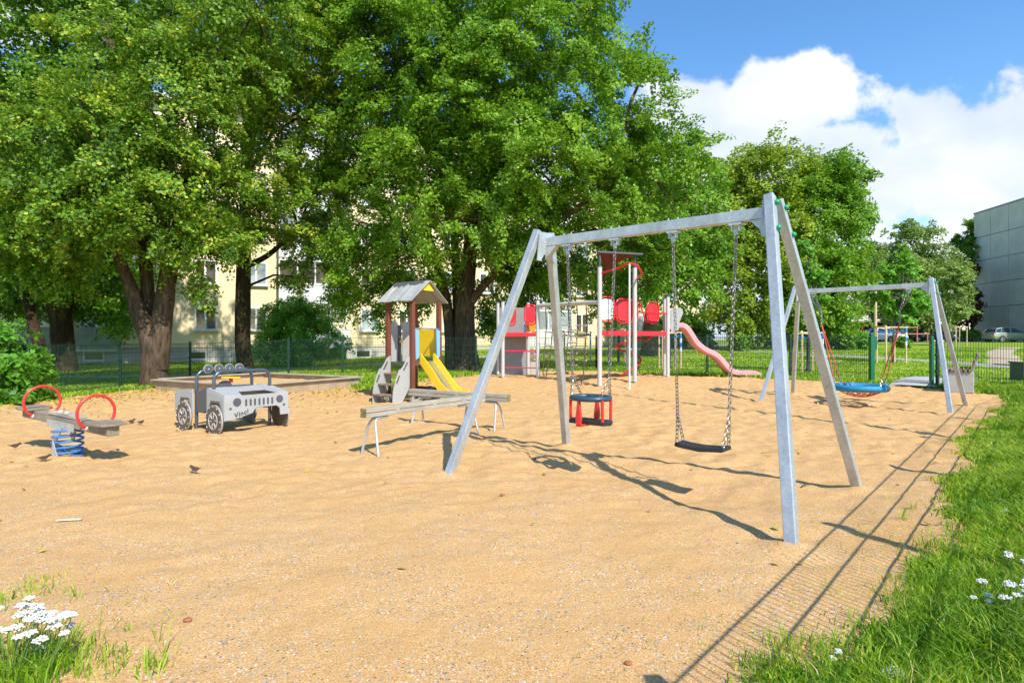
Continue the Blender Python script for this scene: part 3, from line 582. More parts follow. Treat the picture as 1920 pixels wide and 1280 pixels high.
birch('birch_tree', 'smaller weeping birch rising behind the tall dark tree', 1635, 72, [B_(1635, 480, 72, 2.8, 1.6), B_(1625, 530, 72, 2.2, 2.2), B_(1650, 500, 72, 1.8, 2)], 130, 90, lsz=.28, cr=.9, bias=.35)
tF('maple_tree', 'young staked maple with big fresh leaves beyond the gate', 1674, 24, .05, [B_(1690, 560, 24, .75, .5), B_(1665, 515, 24, .45, .35), B_(1705, 510, 24, .5, .45), B_(1720, 570, 24, .5, .45), B_(1645, 548, 24, .4, .35), B_(1690, 590, 24, .5, .25), B_(1700, 478, 24, .25, .25)], 70, 60, GM, MT['barkG'], lsz=.17, cr=.3, bias=.5, twigs=20)
tF('maple_tree', 'young staked tree with light leaves standing between the near swing legs', 1514, 20, .035, [B_(1520, 520, 20, .5, .5), B_(1510, 470, 20, .35, .35), B_(1535, 560, 20, .35, .25), B_(1500, 560, 20, .3, .3)], 46, 50, GM, MT['barkG'], lsz=.13, cr=.25, bias=.4, twigs=16)
tF('young_tree', 'small grey green young tree by the car park beside the far swing', 1792, 45, .05, [B_(1790, 545, 45, 1.1, 1.2), B_(1795, 580, 45, 1.2, .8), B_(1785, 515, 45, .7, .8)], 90, 90, GW, MT['barkG'], lsz=.16, cr=.4, bias=.45, twigs=20)
tF('red_leaved_tree', 'dark red leaved tree beside the concrete gable', 1812, 70, .2, [B_(1805, 520, 70, 1.6, 1.6), B_(1815, 570, 70, 1.6, 2.2), B_(1800, 600, 70, 2, 1.0), B_(1790, 500, 70.5, 1.2, .8)], 120, 90, GR, MT['barkB'], lsz=.24, cr=.7, bias=.5)
tF('linden_tree', 'green tree top half hidden behind the edge of the concrete gable', 1822, 74, .25, [B_(1822, 480, 74, 2.2, 2.6), B_(1812, 450, 74, 1.4, 1.2), B_(1800, 500, 73.5, 1.2, .8), B_(1826, 420, 74, .9, .9)], 120, 90, GD, MT['barkB'], lsz=.24, cr=.7, bias=.4)
tF('linden_tree', 'tree with a dark trunk standing in front of the low cream wall', 1711, 72, .3, [B_(1700, 570, 73, 3, 1.6), B_(1750, 570, 73, 2.4, 1.8), B_(1670, 580, 73, 2, 1.6)], 110, 90, GC, MT['barkB'], lsz=.26, cr=.9, bias=.3)
for i, (px, d, r, h, lb, mm) in enumerate(((1586, 34, .75, .95, 'leafy small bush left of the two on the lawn', GD), (1620, 35, .62, .85, 'leafy small bush right of the two on the lawn', GM), (1388, 34, .55, .9, 'leafy bush growing inside a stake frame on the far lawn', GD),
                                           (1700, 68, 1.4, 1.3, 'round bush before the low cream wall', GB), (1735, 68, 1.2, 1.2, 'light green bush right of the round one before the cream wall', GM), (1690, 40, .5, .6, 'low green bush under the blue strapped stakes', GD), (1275, 42, 3.0, 2.2, 'dark broad bush beyond the slide top', GC), (1480, 44, 2.4, 1.5, 'low dark shrubbery under the tall pair of trees', GC), (1560, 46, 2.4, 1.5, 'shrub mass right under the tall dark tree', GC), (1815, 66, 2.0, 1.2, 'dark hedge bush at the foot of the concrete gable', GC))):
    x = (px-960)/F*d; z = Tz(x, d); root = thing('bush', lb, 'bush', (x, d, z))
    C, n_, s_, K, cr_, cl = crown_points([(Vector((x, d, z+h*.5)), (r*.8, r*.8, h*.5)), (Vector((x, d, z+h*.75)), (r*.5, r*.5, h*.35))], int(26+22*r), 70, .28+.12*r, .8, .4, .10+.05*r)
    b = MB()
    for k in range(7): q = Vector(cl[k*3]); b.tube([(x+random.uniform(-.1, .1), d, z-.05), tuple(Vector((x, d, z)).lerp(q, .5)), tuple(q)], [.02, .015, .006], 5)
    b.build('stems', MT['barkB'], root, world=True); leafmesh('foliage', C, n_, s_, mm, root, np.clip(.45+cr_[K]+.2*RNG.normal(size=len(C)), 0, .95), (x, d, z))
# big round shrub before the yellow building
def shrub(name, lb, base, blobs, ncl, per, lm, lsz, cr, bias=.45, stems=14):
    x, y, z = base; root = thing(name, lb, 'shrub', base)
    C, n_, s_, K, cr_, cl = crown_points(blobs, ncl, per, cr, .8, .35, lsz)
    b = MB()
    for k in range(stems): q = Vector(cl[RNG.integers(len(cl))]); b.tube([(x+random.uniform(-.3, .3), y+random.uniform(-.3, .3), z-.05), tuple(Vector((x, y, z)).lerp(q, .5)+Vector((0, 0, .1))), tuple(q)], [.035, .022, .008], 5)
    b.build('stems', MT['barkB'], root, world=True); leafmesh('foliage', C, n_, s_, lm, root, np.clip(bias+cr_[K]+.2*RNG.normal(size=len(C)), 0, 1), base); return root
shrub('shrub', 'big round bright shrub in front of the yellow apartment block', (-10.7, 29, 0), [B_(550, 610, 28.5, 1.3, 1.1), B_(505, 630, 28.5, .8, .9), B_(590, 630, 28.5, 1.1, 1.0), B_(545, 655, 28.3, 1.9, .8), B_(560, 580, 28.5, .9, .6), B_(635, 650, 29, .7, .7), B_(600, 600, 28.8, .8, .8), B_(520, 590, 28.5, .7, .7)], 380, 90, GM, .10, .36, .62)  # brighter leaf colour and high bias stand in for sunlight the trees block
shrub('shrub', 'leafy green sucker shrub growing through the left end of the fence', (-11.2, 12.9, 0), [B_(20, 650, 12.6, .45, .5), B_(10, 700, 12.2, .55, .45), B_(50, 690, 12.5, .35, .5), B_(70, 720, 12.6, .3, .3), B_(20, 745, 12.0, .5, .2), B_(85, 680, 13, .2, .25), B_(-30, 660, 12.4, .6, .6)], 120, 38, GM, .115, .22, .33, 16)
# ------------------------------------------------------------------ grass
def blades(name, P, h, w, m=GG, lean=.35, rnd=None, base=None):
    n = len(P); a = RNG.random(n)*2*np.pi; dx, dy = np.cos(a), np.sin(a); ln = lean*(.3+RNG.random(n))*h
    a2 = RNG.random(n)*np.pi; sx, sy = np.cos(a2)*w/2, np.sin(a2)*w/2; Z = np.zeros(n)
    def p(ox, oy, oz, k): return np.stack([P[:, 0]+ox+sx*k, P[:, 1]+oy+sy*k, P[:, 2]+oz], 1)
    V = np.stack([p(0*h, 0*h, Z-.01, -1), p(0*h, 0*h, Z-.01, 1), p(dx*ln*.35, dy*ln*.35, h*.55, .8), p(dx*ln*.35, dy*ln*.35, h*.55, -.8), p(dx*ln, dy*ln, h*(.95-.25*np.abs(lean)), 0.08), p(dx*ln, dy*ln, h*(.95-.25*np.abs(lean)), -.08)], 1).reshape(-1, 3)
    i = np.arange(n)[:, None]*6; Q = np.concatenate([i+np.array([[0, 1, 2, 3]]), i+np.array([[3, 2, 4, 5]])], 1).reshape(-1, 4)
    r = rnd if rnd is not None else np.clip(.45+.22*RNG.normal(size=n), 0, 1)
    o = npmesh(name, V, Q, m, rnd=np.repeat(r, 6)); return o
def scatter(n, x0, x1, y0, y1, dens=None):
    x = RNG.uniform(x0, x1, n); y = RNG.uniform(y0, y1, n)
    if dens is not None: k = RNG.random(n) < dens(x, y); x, y = x[k], y[k]
    return x, y
# long grass to the right of the sand
def dR(x, y):
    sd = sand_in(x, y)+.28*vnoise(x, y, .45, 9)+.16*vnoise(x, y, .16, 8)+.12*vnoise(x, y, .1, 22)
    v = (x/y < 1.1) & (x > 0) & (y < 14.2) & (x > .3)
    return np.where(v, ss(.22, -.06, sd), 0)*np.clip(3.4/np.maximum(y, 1.2), .22, 1)
x, y = scatter(1300000, .2, 13, 1.3, 14.2, dR)
hN = vnoise(x, y, .5, 31)+.5; edge = ss(.1, -.8, sand_in(x, y))
h = (.045+.13*edge*(.5+hN)+.05*hN)*(.6+.7*RNG.random(len(x)))
tag(blades('long_grass', np.stack([x, y, T(x, y)], 1), h*1.15, .004+.0012*np.clip(y, 1, 12), rnd=np.clip(.30+.45*vnoise(x, y, .6, 33)+.3*(hN-.5)+.22*RNG.normal(size=len(x))+.12, 0, 1), lean=.7), None, kind='stuff')
x, y = scatter(5000, .8, 8, 1.8, 8, lambda x, y: ss(-.25, -.9, sand_in(x, y))*(x/y < .95)*.22)
tag(blades('seed_stalks', np.stack([x, y, T(x, y)], 1), .26+.14*RNG.random(len(x)), .0035, lean=.9, rnd=.86+.14*RNG.random(len(x))), None, kind='stuff')
# lawn tufts behind the fences
def dL(x, y):
    sd = sand_in(x, y)+.28*vnoise(x, y, .45, 9)+.16*vnoise(x, y, .16, 8)
    return np.where((np.abs(x/y) < 1.05) & (sd < .14), 1, 0)*np.clip(13/np.maximum(y, 10), 0, 1)**1.5*(y > 11)
x, y = scatter(900000, -30, 34, 11, 36, dL)
keep = np.ones(len(x), bool)
for P_, w_ in PATHS:
    m_ = np.full(len(x), 1e9)
    for (xa, ya), (xb, yb) in zip(P_[:-1], P_[1:]):
        dx, dy = xb-xa, yb-ya; t_ = np.clip(((x-xa)*dx+(y-ya)*dy)/(dx*dx+dy*dy), 0, 1); m_ = np.minimum(m_, np.hypot(x-xa-t_*dx, y-ya-t_*dy))
    keep &= m_ > w_/2+.05*RNG.normal(size=len(x))
bu = (x+5.9)*.867-(y-13.6)*.498; bv = (x+5.9)*.498+(y-13.6)*.867; keep &= ~((bu > -4.1) & (bu < .1) & (bv > -.1) & (bv < 3.4))
x, y = x[keep], y[keep]
h = (.05+.05*RNG.random(len(x)))*(1+.9*np.exp(-np.abs(sand_in(x, y))*2)*(y < 21))
tag(blades('lawn_grass', np.stack([x, y, T(x, y)], 1), h, .012+.0011*y, rnd=np.clip(.50+.5*vnoise(x, y, 1.6, 43)+.25*RNG.normal(size=len(x)), 0, .95), lean=.6), None, kind='stuff')
# bottom left patch and stray tufts in the sand
def tufts():
    P = []; H = []; 
    spots = [(60, 1110, .16, 60, .09), (20, 1130, .2, 90, .12), (100, 1090, .1, 25, .06), (30, 1230, .25, 260, .17), (90, 1250, .2, 160, .14), (10, 1275, .25, 200, .16), (150, 1230, .1, 70, .1), (125, 1215, .08, 60, .12), (215, 1240, .06, 26, .14), (285, 1265, .08, 70, .15), (245, 1190, .04, 16, .06), (60, 1095, .14, 40, .08),
             (300, 1215, .03, 9, .2), (165, 1265, .12, 80, .12), (140, 1130, .04, 12, .1), (230, 1255, .03, 10, .16), (310, 1240, .04, 10, .26), (200, 1278, .1, 50, .1), (1695, 980, .05, 14, .15), (1710, 960, .03, 8, .12), (1625, 1180, .08, 30, .08), (1475, 1225, .10, 40, .08), (1500, 1260, .15, 100, .12), (1430, 1275, .1, 30, .06), (1560, 1240, .15, 80, .10), (1600, 1275, .25, 200, .14), (1740, 1030, .12, 60, .12), (1720, 1130, .15, 90, .12)]
    for px, py, r, n, h in spots:
        if px < 400: n = int(n*.5); h *= .75; r *= .9
        c = gp(px, py); q = RNG.normal(size=(n, 2))*r*.5
        for a, b in q: P.append((c.x+a, c.y+b, float(sandz(c.x+a, c.y+b))-.005)); H.append(h*(.5+.7*random.random()))
    P = np.array(P); H = np.array(H); tag(blades('grass_tufts', P, H, .0055, lean=.75, rnd=np.clip(.55+.25*RNG.normal(size=len(P)), 0, 1)), None, kind='stuff')
    # thin stray blades all over the near-right sand edge and left
    x, y = scatter(9000, -2.6, 3.2, 1.7, 5.2, lambda x, y: np.where((sand_in(x, y) < .8) | (x < -1.2-.25*(y-2)) & (y < 3.2), .10+.5*(vnoise(x, y, .25, 51) > .22), 0))
    tag(blades('stray_grass', np.stack([x, y, sandz(x, y)-.004], 1), .02+.06*RNG.random(len(x)), .004, lean=1.2, rnd=np.clip(.6+.25*RNG.normal(size=len(x)), 0, 1)), None, kind='stuff')
tufts()
def litter():
    # fallen leaves: thick by the left fence, thin on the sand
    n = 26000; x = RNG.uniform(-13, -2, n); y = RNG.uniform(10.0, 18.8, n); e = np.abs(sand_in(x, y)-.5); k = RNG.random(n) < np.exp(-e*1.1)*.75
    x, y = x[k], y[k]; x2 = RNG.uniform(-9, 8, 130); y2 = RNG.uniform(2.2, 17, 130); x3 = RNG.uniform(1, 7, 90); y3 = RNG.uniform(2, 8, 90); k3 = (sand_in(x3, y3) < .2); x = np.r_[x, x2, x3[k3]]; y = np.r_[y, y2, y3[k3]]; n = len(x)
    nr = np.array([0, 0, 1.])+.35*RNG.normal(size=(n, 3)); nr /= np.linalg.norm(nr, axis=1)[:, None]
    C = np.stack([x, y, np.where(sand_in(x, y) > .1, sandz(x, y)+.02, T(x, y)+.04)], 1); tag(leafmesh('fallen_leaves', C, nr, .03+.035*RNG.random(n), MT['yleaf'], None, RNG.random(n), (0, 0, 0)), None, kind='stuff')
    b = MB()
    for i in range(900):
        y_ = 1.9+5.0*random.random()**1.6; x_ = random.uniform(-.86, .8)*y_
        r = random.choice((.003, .004, .005, .006, .009)); b.ball((x_, y_, float(sandz(x_, y_))+r*.2), r, 6, 4, (1, .8, .6))
    tag(b.build('gravel', MT['stone'], smooth=True), None, kind='stuff')
    for px, py, L_, a, lb, cat in ((1512, 915, .13, .5, 'short dark stick lying on the sand between the swing legs', 'stick'), (130, 982, .16, .2, 'pale flat wood chip on the sand at the left', 'wood chip'), (1005, 862, .1, 1.2, 'thin dark twig on the sand left of the swing shadow', 'twig')):
        c = gp(px, py); b = MB()
        if cat == 'wood chip': b.box((0, 0, .012), (L_, .028, .008)); m = MT['chip']
        else: b.tube([(-L_/2, 0, .01), (-L_*.1, .008, .02), (L_/2, 0, .012)], [.006, .007, .003], 6); m = MT['twig']
        o = b.build(cat.replace(' ', '_'), m, loc=(c.x, c.y, float(sandz(c.x, c.y)))); o.rotation_euler[2] = a; tag(o, lb, cat)
    for px, py, r, lb in ((352, 1172, .016, 'reddish brown stone on the foreground sand'), (1178, 1250, .013, 'small brown stone at the bottom of the picture'), (942, 933, .018, 'dark lump on the sand below the balance beam')):
        c = gp(px, py); b = MB(); b.ball((0, 0, r*.5), r, 9, 6, (1.3, 1, .7)); tag(b.build('stone', mat('red stone', (.30, .12, .06), .9, var=.2), loc=(c.x, c.y, float(sandz(c.x, c.y))), smooth=True), lb, 'stone')
litter()
# ------------------------------------------------------------------ buildings
def apartment():
    O = Vector((-20.9, 32.3, 0)); ux = Vector((.912, .410, 0)); an = math.atan2(ux.y, ux.x)
    root = thing('apartment_block', 'yellow rendered five storey apartment block with white windows behind the left trees', 'building', O, an)
    s0, s1, H = -14, 40, 14.6
    b = MB(); b.box(((s0+s1)/2, 6, (H+.9)/2), (s1-s0, 12, H-.9)); b.build('wall', MT['render'], root)
    b = MB(); b.box(((s0+s1)/2, 6, .2), (s1-s0-.1, 11.9, 1.4)); b.build('plinth', MT['plinth'], root)
    b = MB(); b.box(((s0+s1)/2, 5.8, H+.15), (s1-s0+.8, 12.8, .28)); b.build('roof', MT['concrete'], root)
    fr = MB(); w, h = 1.14, 1.36
    for c, d in (((0, 0, h/2-.04), (w, .10, .08)), ((0, 0, -h/2+.04), (w, .10, .08)), ((-w/2+.04, 0, 0), (.08, .10, h-.16)), ((w/2-.04, 0, 0), (.08, .10, h-.16)), ((-.03, 0, 0), (.10, .10, h-.16)), ((0, -.06, -h/2-.03), (w+.12, .2, .04))): fr.box(c, d)
    W0 = fr.build('window', MT['white'], root); gl = MB(); gl.box((0, .0, 0), (w-.16, .03, h-.16)); g0 = gl.build('pane', MT['glass'], W0); g0.location = (0, .01, 0)
    cols = [-12, -9.4, -6.6, .8, 3.74, 6.4, 13.0, 15.4, 18.4, 21.0, 28.6, 31.2, 34.2, 37]
    first = True
    for k in range(5):
        for j, s in enumerate(cols):
            loc = (s, -.035, 1.87+.68+2.66*k)
            if first: W0.location = loc; first = False; continue
            c = W0.copy(); COL.objects.link(c); c.parent = root; c.location = loc
            g = g0.copy(); COL.objects.link(g); g.parent = c
            if (j+k) % 3 == 0: g.data = g.data.copy(); g.data.materials[0] = MT['glass2']
    # basement windows
    for s in (-1.6, 3.3, 12.6, 18.0, 29):
        b = MB(); b.box((s, .045, .42), (.95, .06, .5)); f = b.build('basement_window', MT['white'], root); b = MB(); b.box((s, .012, .45), (.8, .02, .36)); b.build('pane', MT['glass'], f)
    # balcony stacks
    for si, (a, c) in enumerate(((-4.6, -.4), (7.6, 11.6), (23.4, 27.2))):
        for k in range(5):
            z = .78+2.66*k+(.0 if k else 0)
            b = MB(); n = int((c-a)/.11)
            for i in range(n): b.box((a+(i+.5)*(c-a)/n, -.98-(.012 if i % 2 else 0), z+.60), ((c-a)/n-.012, .03, 1.08))
            b.box(((a+c)/2, -.955, z+.60), (c-a, .02, 1.04)); b.box(((a+c)/2, -.98, z+1.17), (c-a+.06, .10, .05))
            for e in (a, c): b.box((e, -.5, z+.6), (.03, .94, 1.08))
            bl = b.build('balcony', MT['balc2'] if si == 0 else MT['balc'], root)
            b = MB(); b.box(((a+c)/2, -.49, z), (c-a, .94, .12)); b.build('slab', MT['concrete'], bl)
            if k in (1, 2, 4) or si == 2:
                b = MB(); m = 4
                for i in range(m+1): b.box((a+(c-a)*i/m, -.96, z+1.90), (.07, .05, 1.38))
                for zz in (1.23, 2.56): b.box(((a+c)/2, -.96, z+zz), (c-a, .05, .06))
                gf = b.build('glazing_frame', MT['white'], bl); b = MB(); b.box(((a+c)/2, -.955, z+1.89), (c-a-.05, .015, 1.3)); b.build('pane', MT['glass2'] if k != 1 else MT['glass'], gf)
            else:
                b = MB(); b.box(((a+c)/2+.3, .0-.02, z+1.35), (1.6, .05, 2.2)); gf = b.build('balcony_door', MT['white'], bl); b = MB()
                for q in (-.38, .38): b.box(((a+c)/2+.3+q, -.06, z+1.45), (.62, .03, 1.8))
                b.build('pane', MT['glass'], gf)
                if k == 0:
                    b = MB(); n = 22
                    if si == 1:
                        for i in range(n): b.tube([(a+(c-a)*i/(n-1), -1.0, z+1.2), (a+(c-a)*i/(n-1), -1.0, z+2.5)], .012, 4)
                        for zz in (1.5, 2.0, 2.5): b.tube([(a, -1.0, z+zz), (c, -1.0, z+zz)], .014, 4)
                    elif si == 0:
                        for i in range(-6, n//2+2):
                            for sg in (-1, 1):
                                x0 = a+i*.34; x1 = x0+1.3; p0, p1 = ((x0, z+1.2), (x1, z+2.5)) if sg > 0 else ((x0, z+2.5), (x1, z+1.2))
                                if x0 < a-.02 or x1 > c+.02: continue
                                b.tube([(p0[0], -1.0, p0[1]), (p1[0], -1.0, p1[1])], .011, 4)
                    if b.v: b.build('grille', MT['white'], bl)
apartment()
def gable():
    # big raw concrete gable of the block at the right
    y0, y1 = 73.0, 50.0; x0 = 57.0; sl_ = .1; H = 16.3; z0 = Tz(57, 70)-.6
    an = math.atan2(y1-y0, sl_*(y1-y0)); Lw = math.hypot(y1-y0, sl_*(y1-y0))
    root = thing('concrete_building', 'grey concrete panel building filling the right edge', 'building', (x0, y0, z0), an)
    # local x runs along the wall towards the camera, local +y away from the playground
    b = MB(); b.box((Lw/2, 7.2, H/2), (Lw, 13.9, H)); b.build('wall_core', MT['plinth'], root)
    nc = int(Lw/2.85); pw = Lw/nc; hs = [0, 1.9]+[1.9+2.85*(k+1) for k in range(5)]
    b = MB()
    for i in range(nc):
        for k in range(6):
            zb, zt = hs[k], min(H, hs[k+1]) if k < 5 else H
            if k == 5: zt = H
            dy = random.uniform(0, .03); b.box(((i+.5)*pw, .12-dy, (zb+zt)/2), (pw-.055, .28, zt-zb-.055))
    b.build('concrete_panels', MT['concrete'], root, bevel=.01)
    b = MB(); b.box((Lw/2, 7.1, H+.08), (Lw+.2, 14.3, .16)); b.build('roof_edge', mat('grey flashing', (.22, .24, .26), .5), root)
    b = MB(); b.tube([(9, 2, H), (9, 2, H+2.2)], .05, 6); b.tube([(9, 1.5, H+.8), (9, 2.6, H+.8)], .04, 6); b.build('antenna', MT['tyre'], root)
gable()
def farblock():
    x0, y0 = 52, 108; root = thing('apartment_block', 'cream panel apartment block far beyond the birches', 'building', (x0, y0, .9))
    Lw, H = 44, 14.6
    b = MB(); b.box((Lw/2, 6, H/2), (Lw, 12, H)); b.build('wall', MT['cream'], root)
    b = MB(); b.box((Lw/2, 5.9, H+.2), (Lw+.6, 12.6, .4)); b.build('roof', MT['white'], root)
    b = MB(); b.box((0, 0, 0), (1.5, .08, 1.5)); W0 = b.build('window', MT['white'], root); b = MB(); b.box((0, -.03, 0), (1.3, .06, 1.3)); g0 = b.build('pane', MT['glass'], W0)
    f = True
    for k in range(5):
        for i in range(14):
            loc = (2+i*3.05, -.02, 2.2+2.8*k)
            if f: W0.location = loc; f = False; continue
            c = W0.copy(); COL.objects.link(c); c.parent = root; c.location = loc; g = g0.copy(); COL.objects.link(g); g.parent = c
farblock()
def hoarding():
    root = thing('red_wall', 'long red hoarding beyond the parked cars', 'wall', (40, 74, Tz(40, 74)))
    b = MB()
    for i in range(12): b.box((i*1.0, 0, 1.25), (.97, .05, 2.4-.0))
    b.build('boards', MT['redwall'], root); b = MB(); b.box((5.5, 0, 2.55), (12.2, .3, .12)); b.build('capping', MT['white'], root)
hoarding()
# ------------------------------------------------------------------ fences
def fence(name, label, pts, H=1.2, m=None, gap=.05, seg=2.5, wires=.0068, z=None, group=None):
    m = m or MT['fence']; p0 = pts[0]; z0 = Tz(*p0); root = thing(name, label, 'fence', (p0[0], p0[1], z0), group=group)
    allp = []
    for i in range(len(pts)-1):
        a = Vector((*pts[i], 0)); b_ = Vector((*pts[i+1], 0)); n = max(1, round((b_-a).length/seg))
        for k in range(n): allp.append(a.lerp(b_, k/n))
    allp.append(Vector((*pts[-1], 0)))
    for i, p in enumerate(allp):
        zt = Tz(p.x, p.y); b = MB(); b.box((p.x, p.y, zt+H/2-.1), (.055, .055, H+.26)); b.box((p.x, p.y, zt+H+.05), (.065, .065, .03))
        for zz in (.35, .75): b.box((p.x, p.y, zt+zz), (.085, .075, .04))
        b.build('fence_post', m, root, world=True, bevel=.004)
        if i == len(allp)-1: break
        q = allp[i+1]; zq = Tz(q.x, q.y); b = MB(); L_ = (q-p).length; n = int(L_/gap); d = (q-p).normalized(); nn = Vector((-d.y, d.x, 0))
        zb = (zt+zq)/2*0
        for k in range(1, n):
            c = p.lerp(q, k/n); zc_ = zt+(zq-zt)*k/n; b.bar((c.x, c.y, zc_+.04), (c.x, c.y, zc_+H+.02), wires, wires, up=(1, 0, 0))
        for j in range(int(H/.2)+1):
            for sgn in (-1, 1):
                o = nn*.004*sgn; b.bar((p.x+o.x, p.y+o.y, zt+.04+j*(H-.06)/(int(H/.2))), (q.x+o.x, q.y+o.y, zq+.04+j*(H-.06)/(int(H/.2))), wires*1.3, wires*1.3)
        b.build('mesh_panel', m, root, world=True)
    return root
fence('mesh_fence', 'dark green wire mesh fence running behind the left trees and sandbox', [(-15.5, 11.0), (-10.5, 12.75), (-10.85, 16.4), (-10.5, 19.3), (-7.4, 19.6), (-5.55, 19.4), (-2.4, 19.8), (-1.2, 19.8), (1.85, 21.8), (3.1, 21.8)], seg=3.6)
fence('mesh_fence', 'green wire mesh fence between the sand and the sunny lawn left of the gate', [(3.1, 21.8), (4.4, 20.6), (6.2, 18.8), (8.0, 17.0), (9.3, 15.35)], seg=2.6)
fence('mesh_fence', 'green wire mesh fence right of the gate behind the bench', [(10.45, 14.55), (12.4, 12.9), (13.6, 11.8)], seg=2.5)
# fence along the right side: out of frame, its shadow crosses the sand
fence('mesh_fence', 'wire mesh fence beyond the right edge that throws the long line shadows', [(13.6, 11.8), (9.61, 10.88), (7.92, 8.96), (6.23, 7.03), (4.54, 5.10), (2.85, 3.17), (1.16, 1.24), (-.53, -.69)], seg=4.2, wires=.0038)
fence('mesh_fence', 'distant dark green fence on the far lawn behind the slide', [(6.2, 36), (12, 35.5), (18.5, 35)], H=1.0, gap=.12, wires=.014)
def gate():
    p = Vector((10.36, 14.6, Tz(10.36, 14.6))); d = Vector((.60, .80, 0)).normalized(); d = Vector((.56, .83, 0)).normalized()
    root = thing('gate', 'open bright green metal gate leaf beside the far swing', 'gate', p); b = MB(); L_ = 1.1; H = 1.22
    for k in (.0, L_): q = p+d*k; b.box((q.x, q.y, p.z+H/2), (.06, .06, H-.02))
    for zz in (.06, H): b.bar((p.x, p.y, p.z+zz), (p.x+d.x*L_, p.y+d.y*L_, p.z+zz), .05, .05)
    b.build('gate_frame', MT['gate'], root, world=True, bevel=.005); b = MB()
    for k in range(1, 22): q = p+d*(L_*k/22); b.bar((q.x, q.y, p.z+.06), (q.x, q.y, p.z+H), .016, .016, up=(1, 0, 0))
    b.build('bars', MT['gate'], root, world=True); b = MB(); q = p+d*.06; b.box((q.x-.03, q.y-.03, p.z+.95), (.05, .05, .14)); b.tube([(q.x-.05, q.y-.05, p.z+1.0), (q.x-.14, q.y-.08, p.z+1.0)], .012, 6); b.build('handle', MT['steel'], root, world=True)
    r2 = thing('gate_post', 'thick bright green gate post left of the gateway', 'post', (9.3, 15.3, Tz(9.3, 15.3))); b = MB(); b.box((0, 0, .63), (.10, .10, 1.34)); b.build('post', MT['gate'], r2, bevel=.006)
    b = MB(); b.box((.09, 0, 1.05), (.07, .06, .34)); b.build('lock_box', MT['gate'], r2, bevel=.005)
gate()
# ------------------------------------------------------------------ swings
def swing_frame(label, c, yaw, a, g=0.0, knobs=True):
    root = thing('swing_stand', label, 'swing frame', (c[0], c[1], g), yaw); H = 2.46; s, dl = .99, .39; w = .078
    for sx in (1, -1):
        for sy in (-1, 1):
            b = MB(); top = Vector((sx*(a-.02), sy*.10, H)); foot = Vector((sx*(a+dl), sy*s, -.0)); d = (foot-top).normalized(); b.bar(top, foot+d*.14, w, w, up=(sx, 0, .2))
            b.build('leg', MT['galv'], root, bevel=.007)
            if sx > 0 or True:
                if knobs:
                    for t in (.07, .30):
                        q = top+d*t; kb = MB(); kb.ball((q.x+sx*(w/2+.012), q.y, q.z), .022, 10, 6); kb.build('bolt_cap', MT['knob'], root, smooth=True)
        b = MB(); pr = [(-.17, -.27), (-.13, .01), (-.07, .035), (.07, .035), (.13, .01), (.17, -.27), (.11, -.27), (.06, -.20), (-.06, -.20), (-.11, -.27)]
        Mx = Matrix.Translation((sx*(a-w/2-.022), 0, H-.05)) @ Matrix.Rotation(R(90), 4, 'Z'); b.prism(pr, .012, Mx)
        b.build('joint_plate', MT['galv'], root)
        b = MB(); b.add([(sx*(a-.06), -.035, H-.165), (sx*(a-.20), -.035, H-.165), (sx*(a-.06), -.035, H-.30), (sx*(a-.06), .035, H-.165), (sx*(a-.20), .035, H-.165), (sx*(a-.06), .035, H-.30)], [(0, 1, 2), (5, 4, 3), (0, 3, 4, 1), (1, 4, 5, 2), (2, 5, 3, 0)]); b.build('gusset', MT['galv'], root)
    b = MB(); b.bar((-(a-.05), 0, H-.115), ((a-.05), 0, H-.115), .07, .095); b.build('crossbeam', MT['galv'], root, bevel=.007)
    return root
def hanger(root, t, H=2.46):
    b = MB(); b.box((t, 0, H-.175), (.10, .07, .02)); b.box((t-.03, 0, H-.205), (.008, .05, .05)); b.box((t+.03, 0, H-.205), (.008, .05, .05)); b.tube([(t-.04, 0, H-.215), (t+.04, 0, H-.215)], .012, 8); b.box((t, 0, H-.235), (.03, .022, .05))
    for q in (-.045, .045): b.tube([(t+q, 0, H-.17), (t+q, 0, H-.045)], .007, 6)
    b.build('hanger', MT['galv'], root)
Y1, Y2 = -.708, -.757
n1 = swing_frame('near galvanised steel swing frame with four splayed legs and green bolt caps', (1.22, 5.51), Y1, 1.18)
for t in (-.857, -.299, .299, .861): hanger(n1, t)
n2 = swing_frame('far galvanised steel swing frame carrying the blue nest swing', (7.10, 12.08), Y2, 1.231, .02)
for t in (-.88, .84): hanger(n2, t)
def flat_swing():
    r = thing('swing', 'flat black rubber swing seat hanging on chains from the near frame', 'swing', (1.22, 5.51, 0), Y1); c = .57; z = .40; HZt = 2.46-.26
    b = MB(); n = 12
    pr = [(-.225, -.012), (-.215, .02), (-.13, .008), (0, .0), (.13, .008), (.215, .02), (.225, -.012), (.2, -.022), (0, -.04), (-.2, -.022)]
    b.prism(pr, .175, Matrix.Translation((c, 0, z))); b.build('seat', MT['black'], r, bevel=.008)
    for t, sx in ((.299, -1), (.861, 1)):
        e = c+sx*.205; m = (c+sx*.225+(t-c-sx*.225)*.10, 0, z+.26)
        b = MB(); b.chain((t, 0, HZt), m); b.chain(m, (e, .065, z+.02)); b.chain(m, (e, -.065, z+.02)); b.build('chain', MT['chain'], r)
flat_swing()
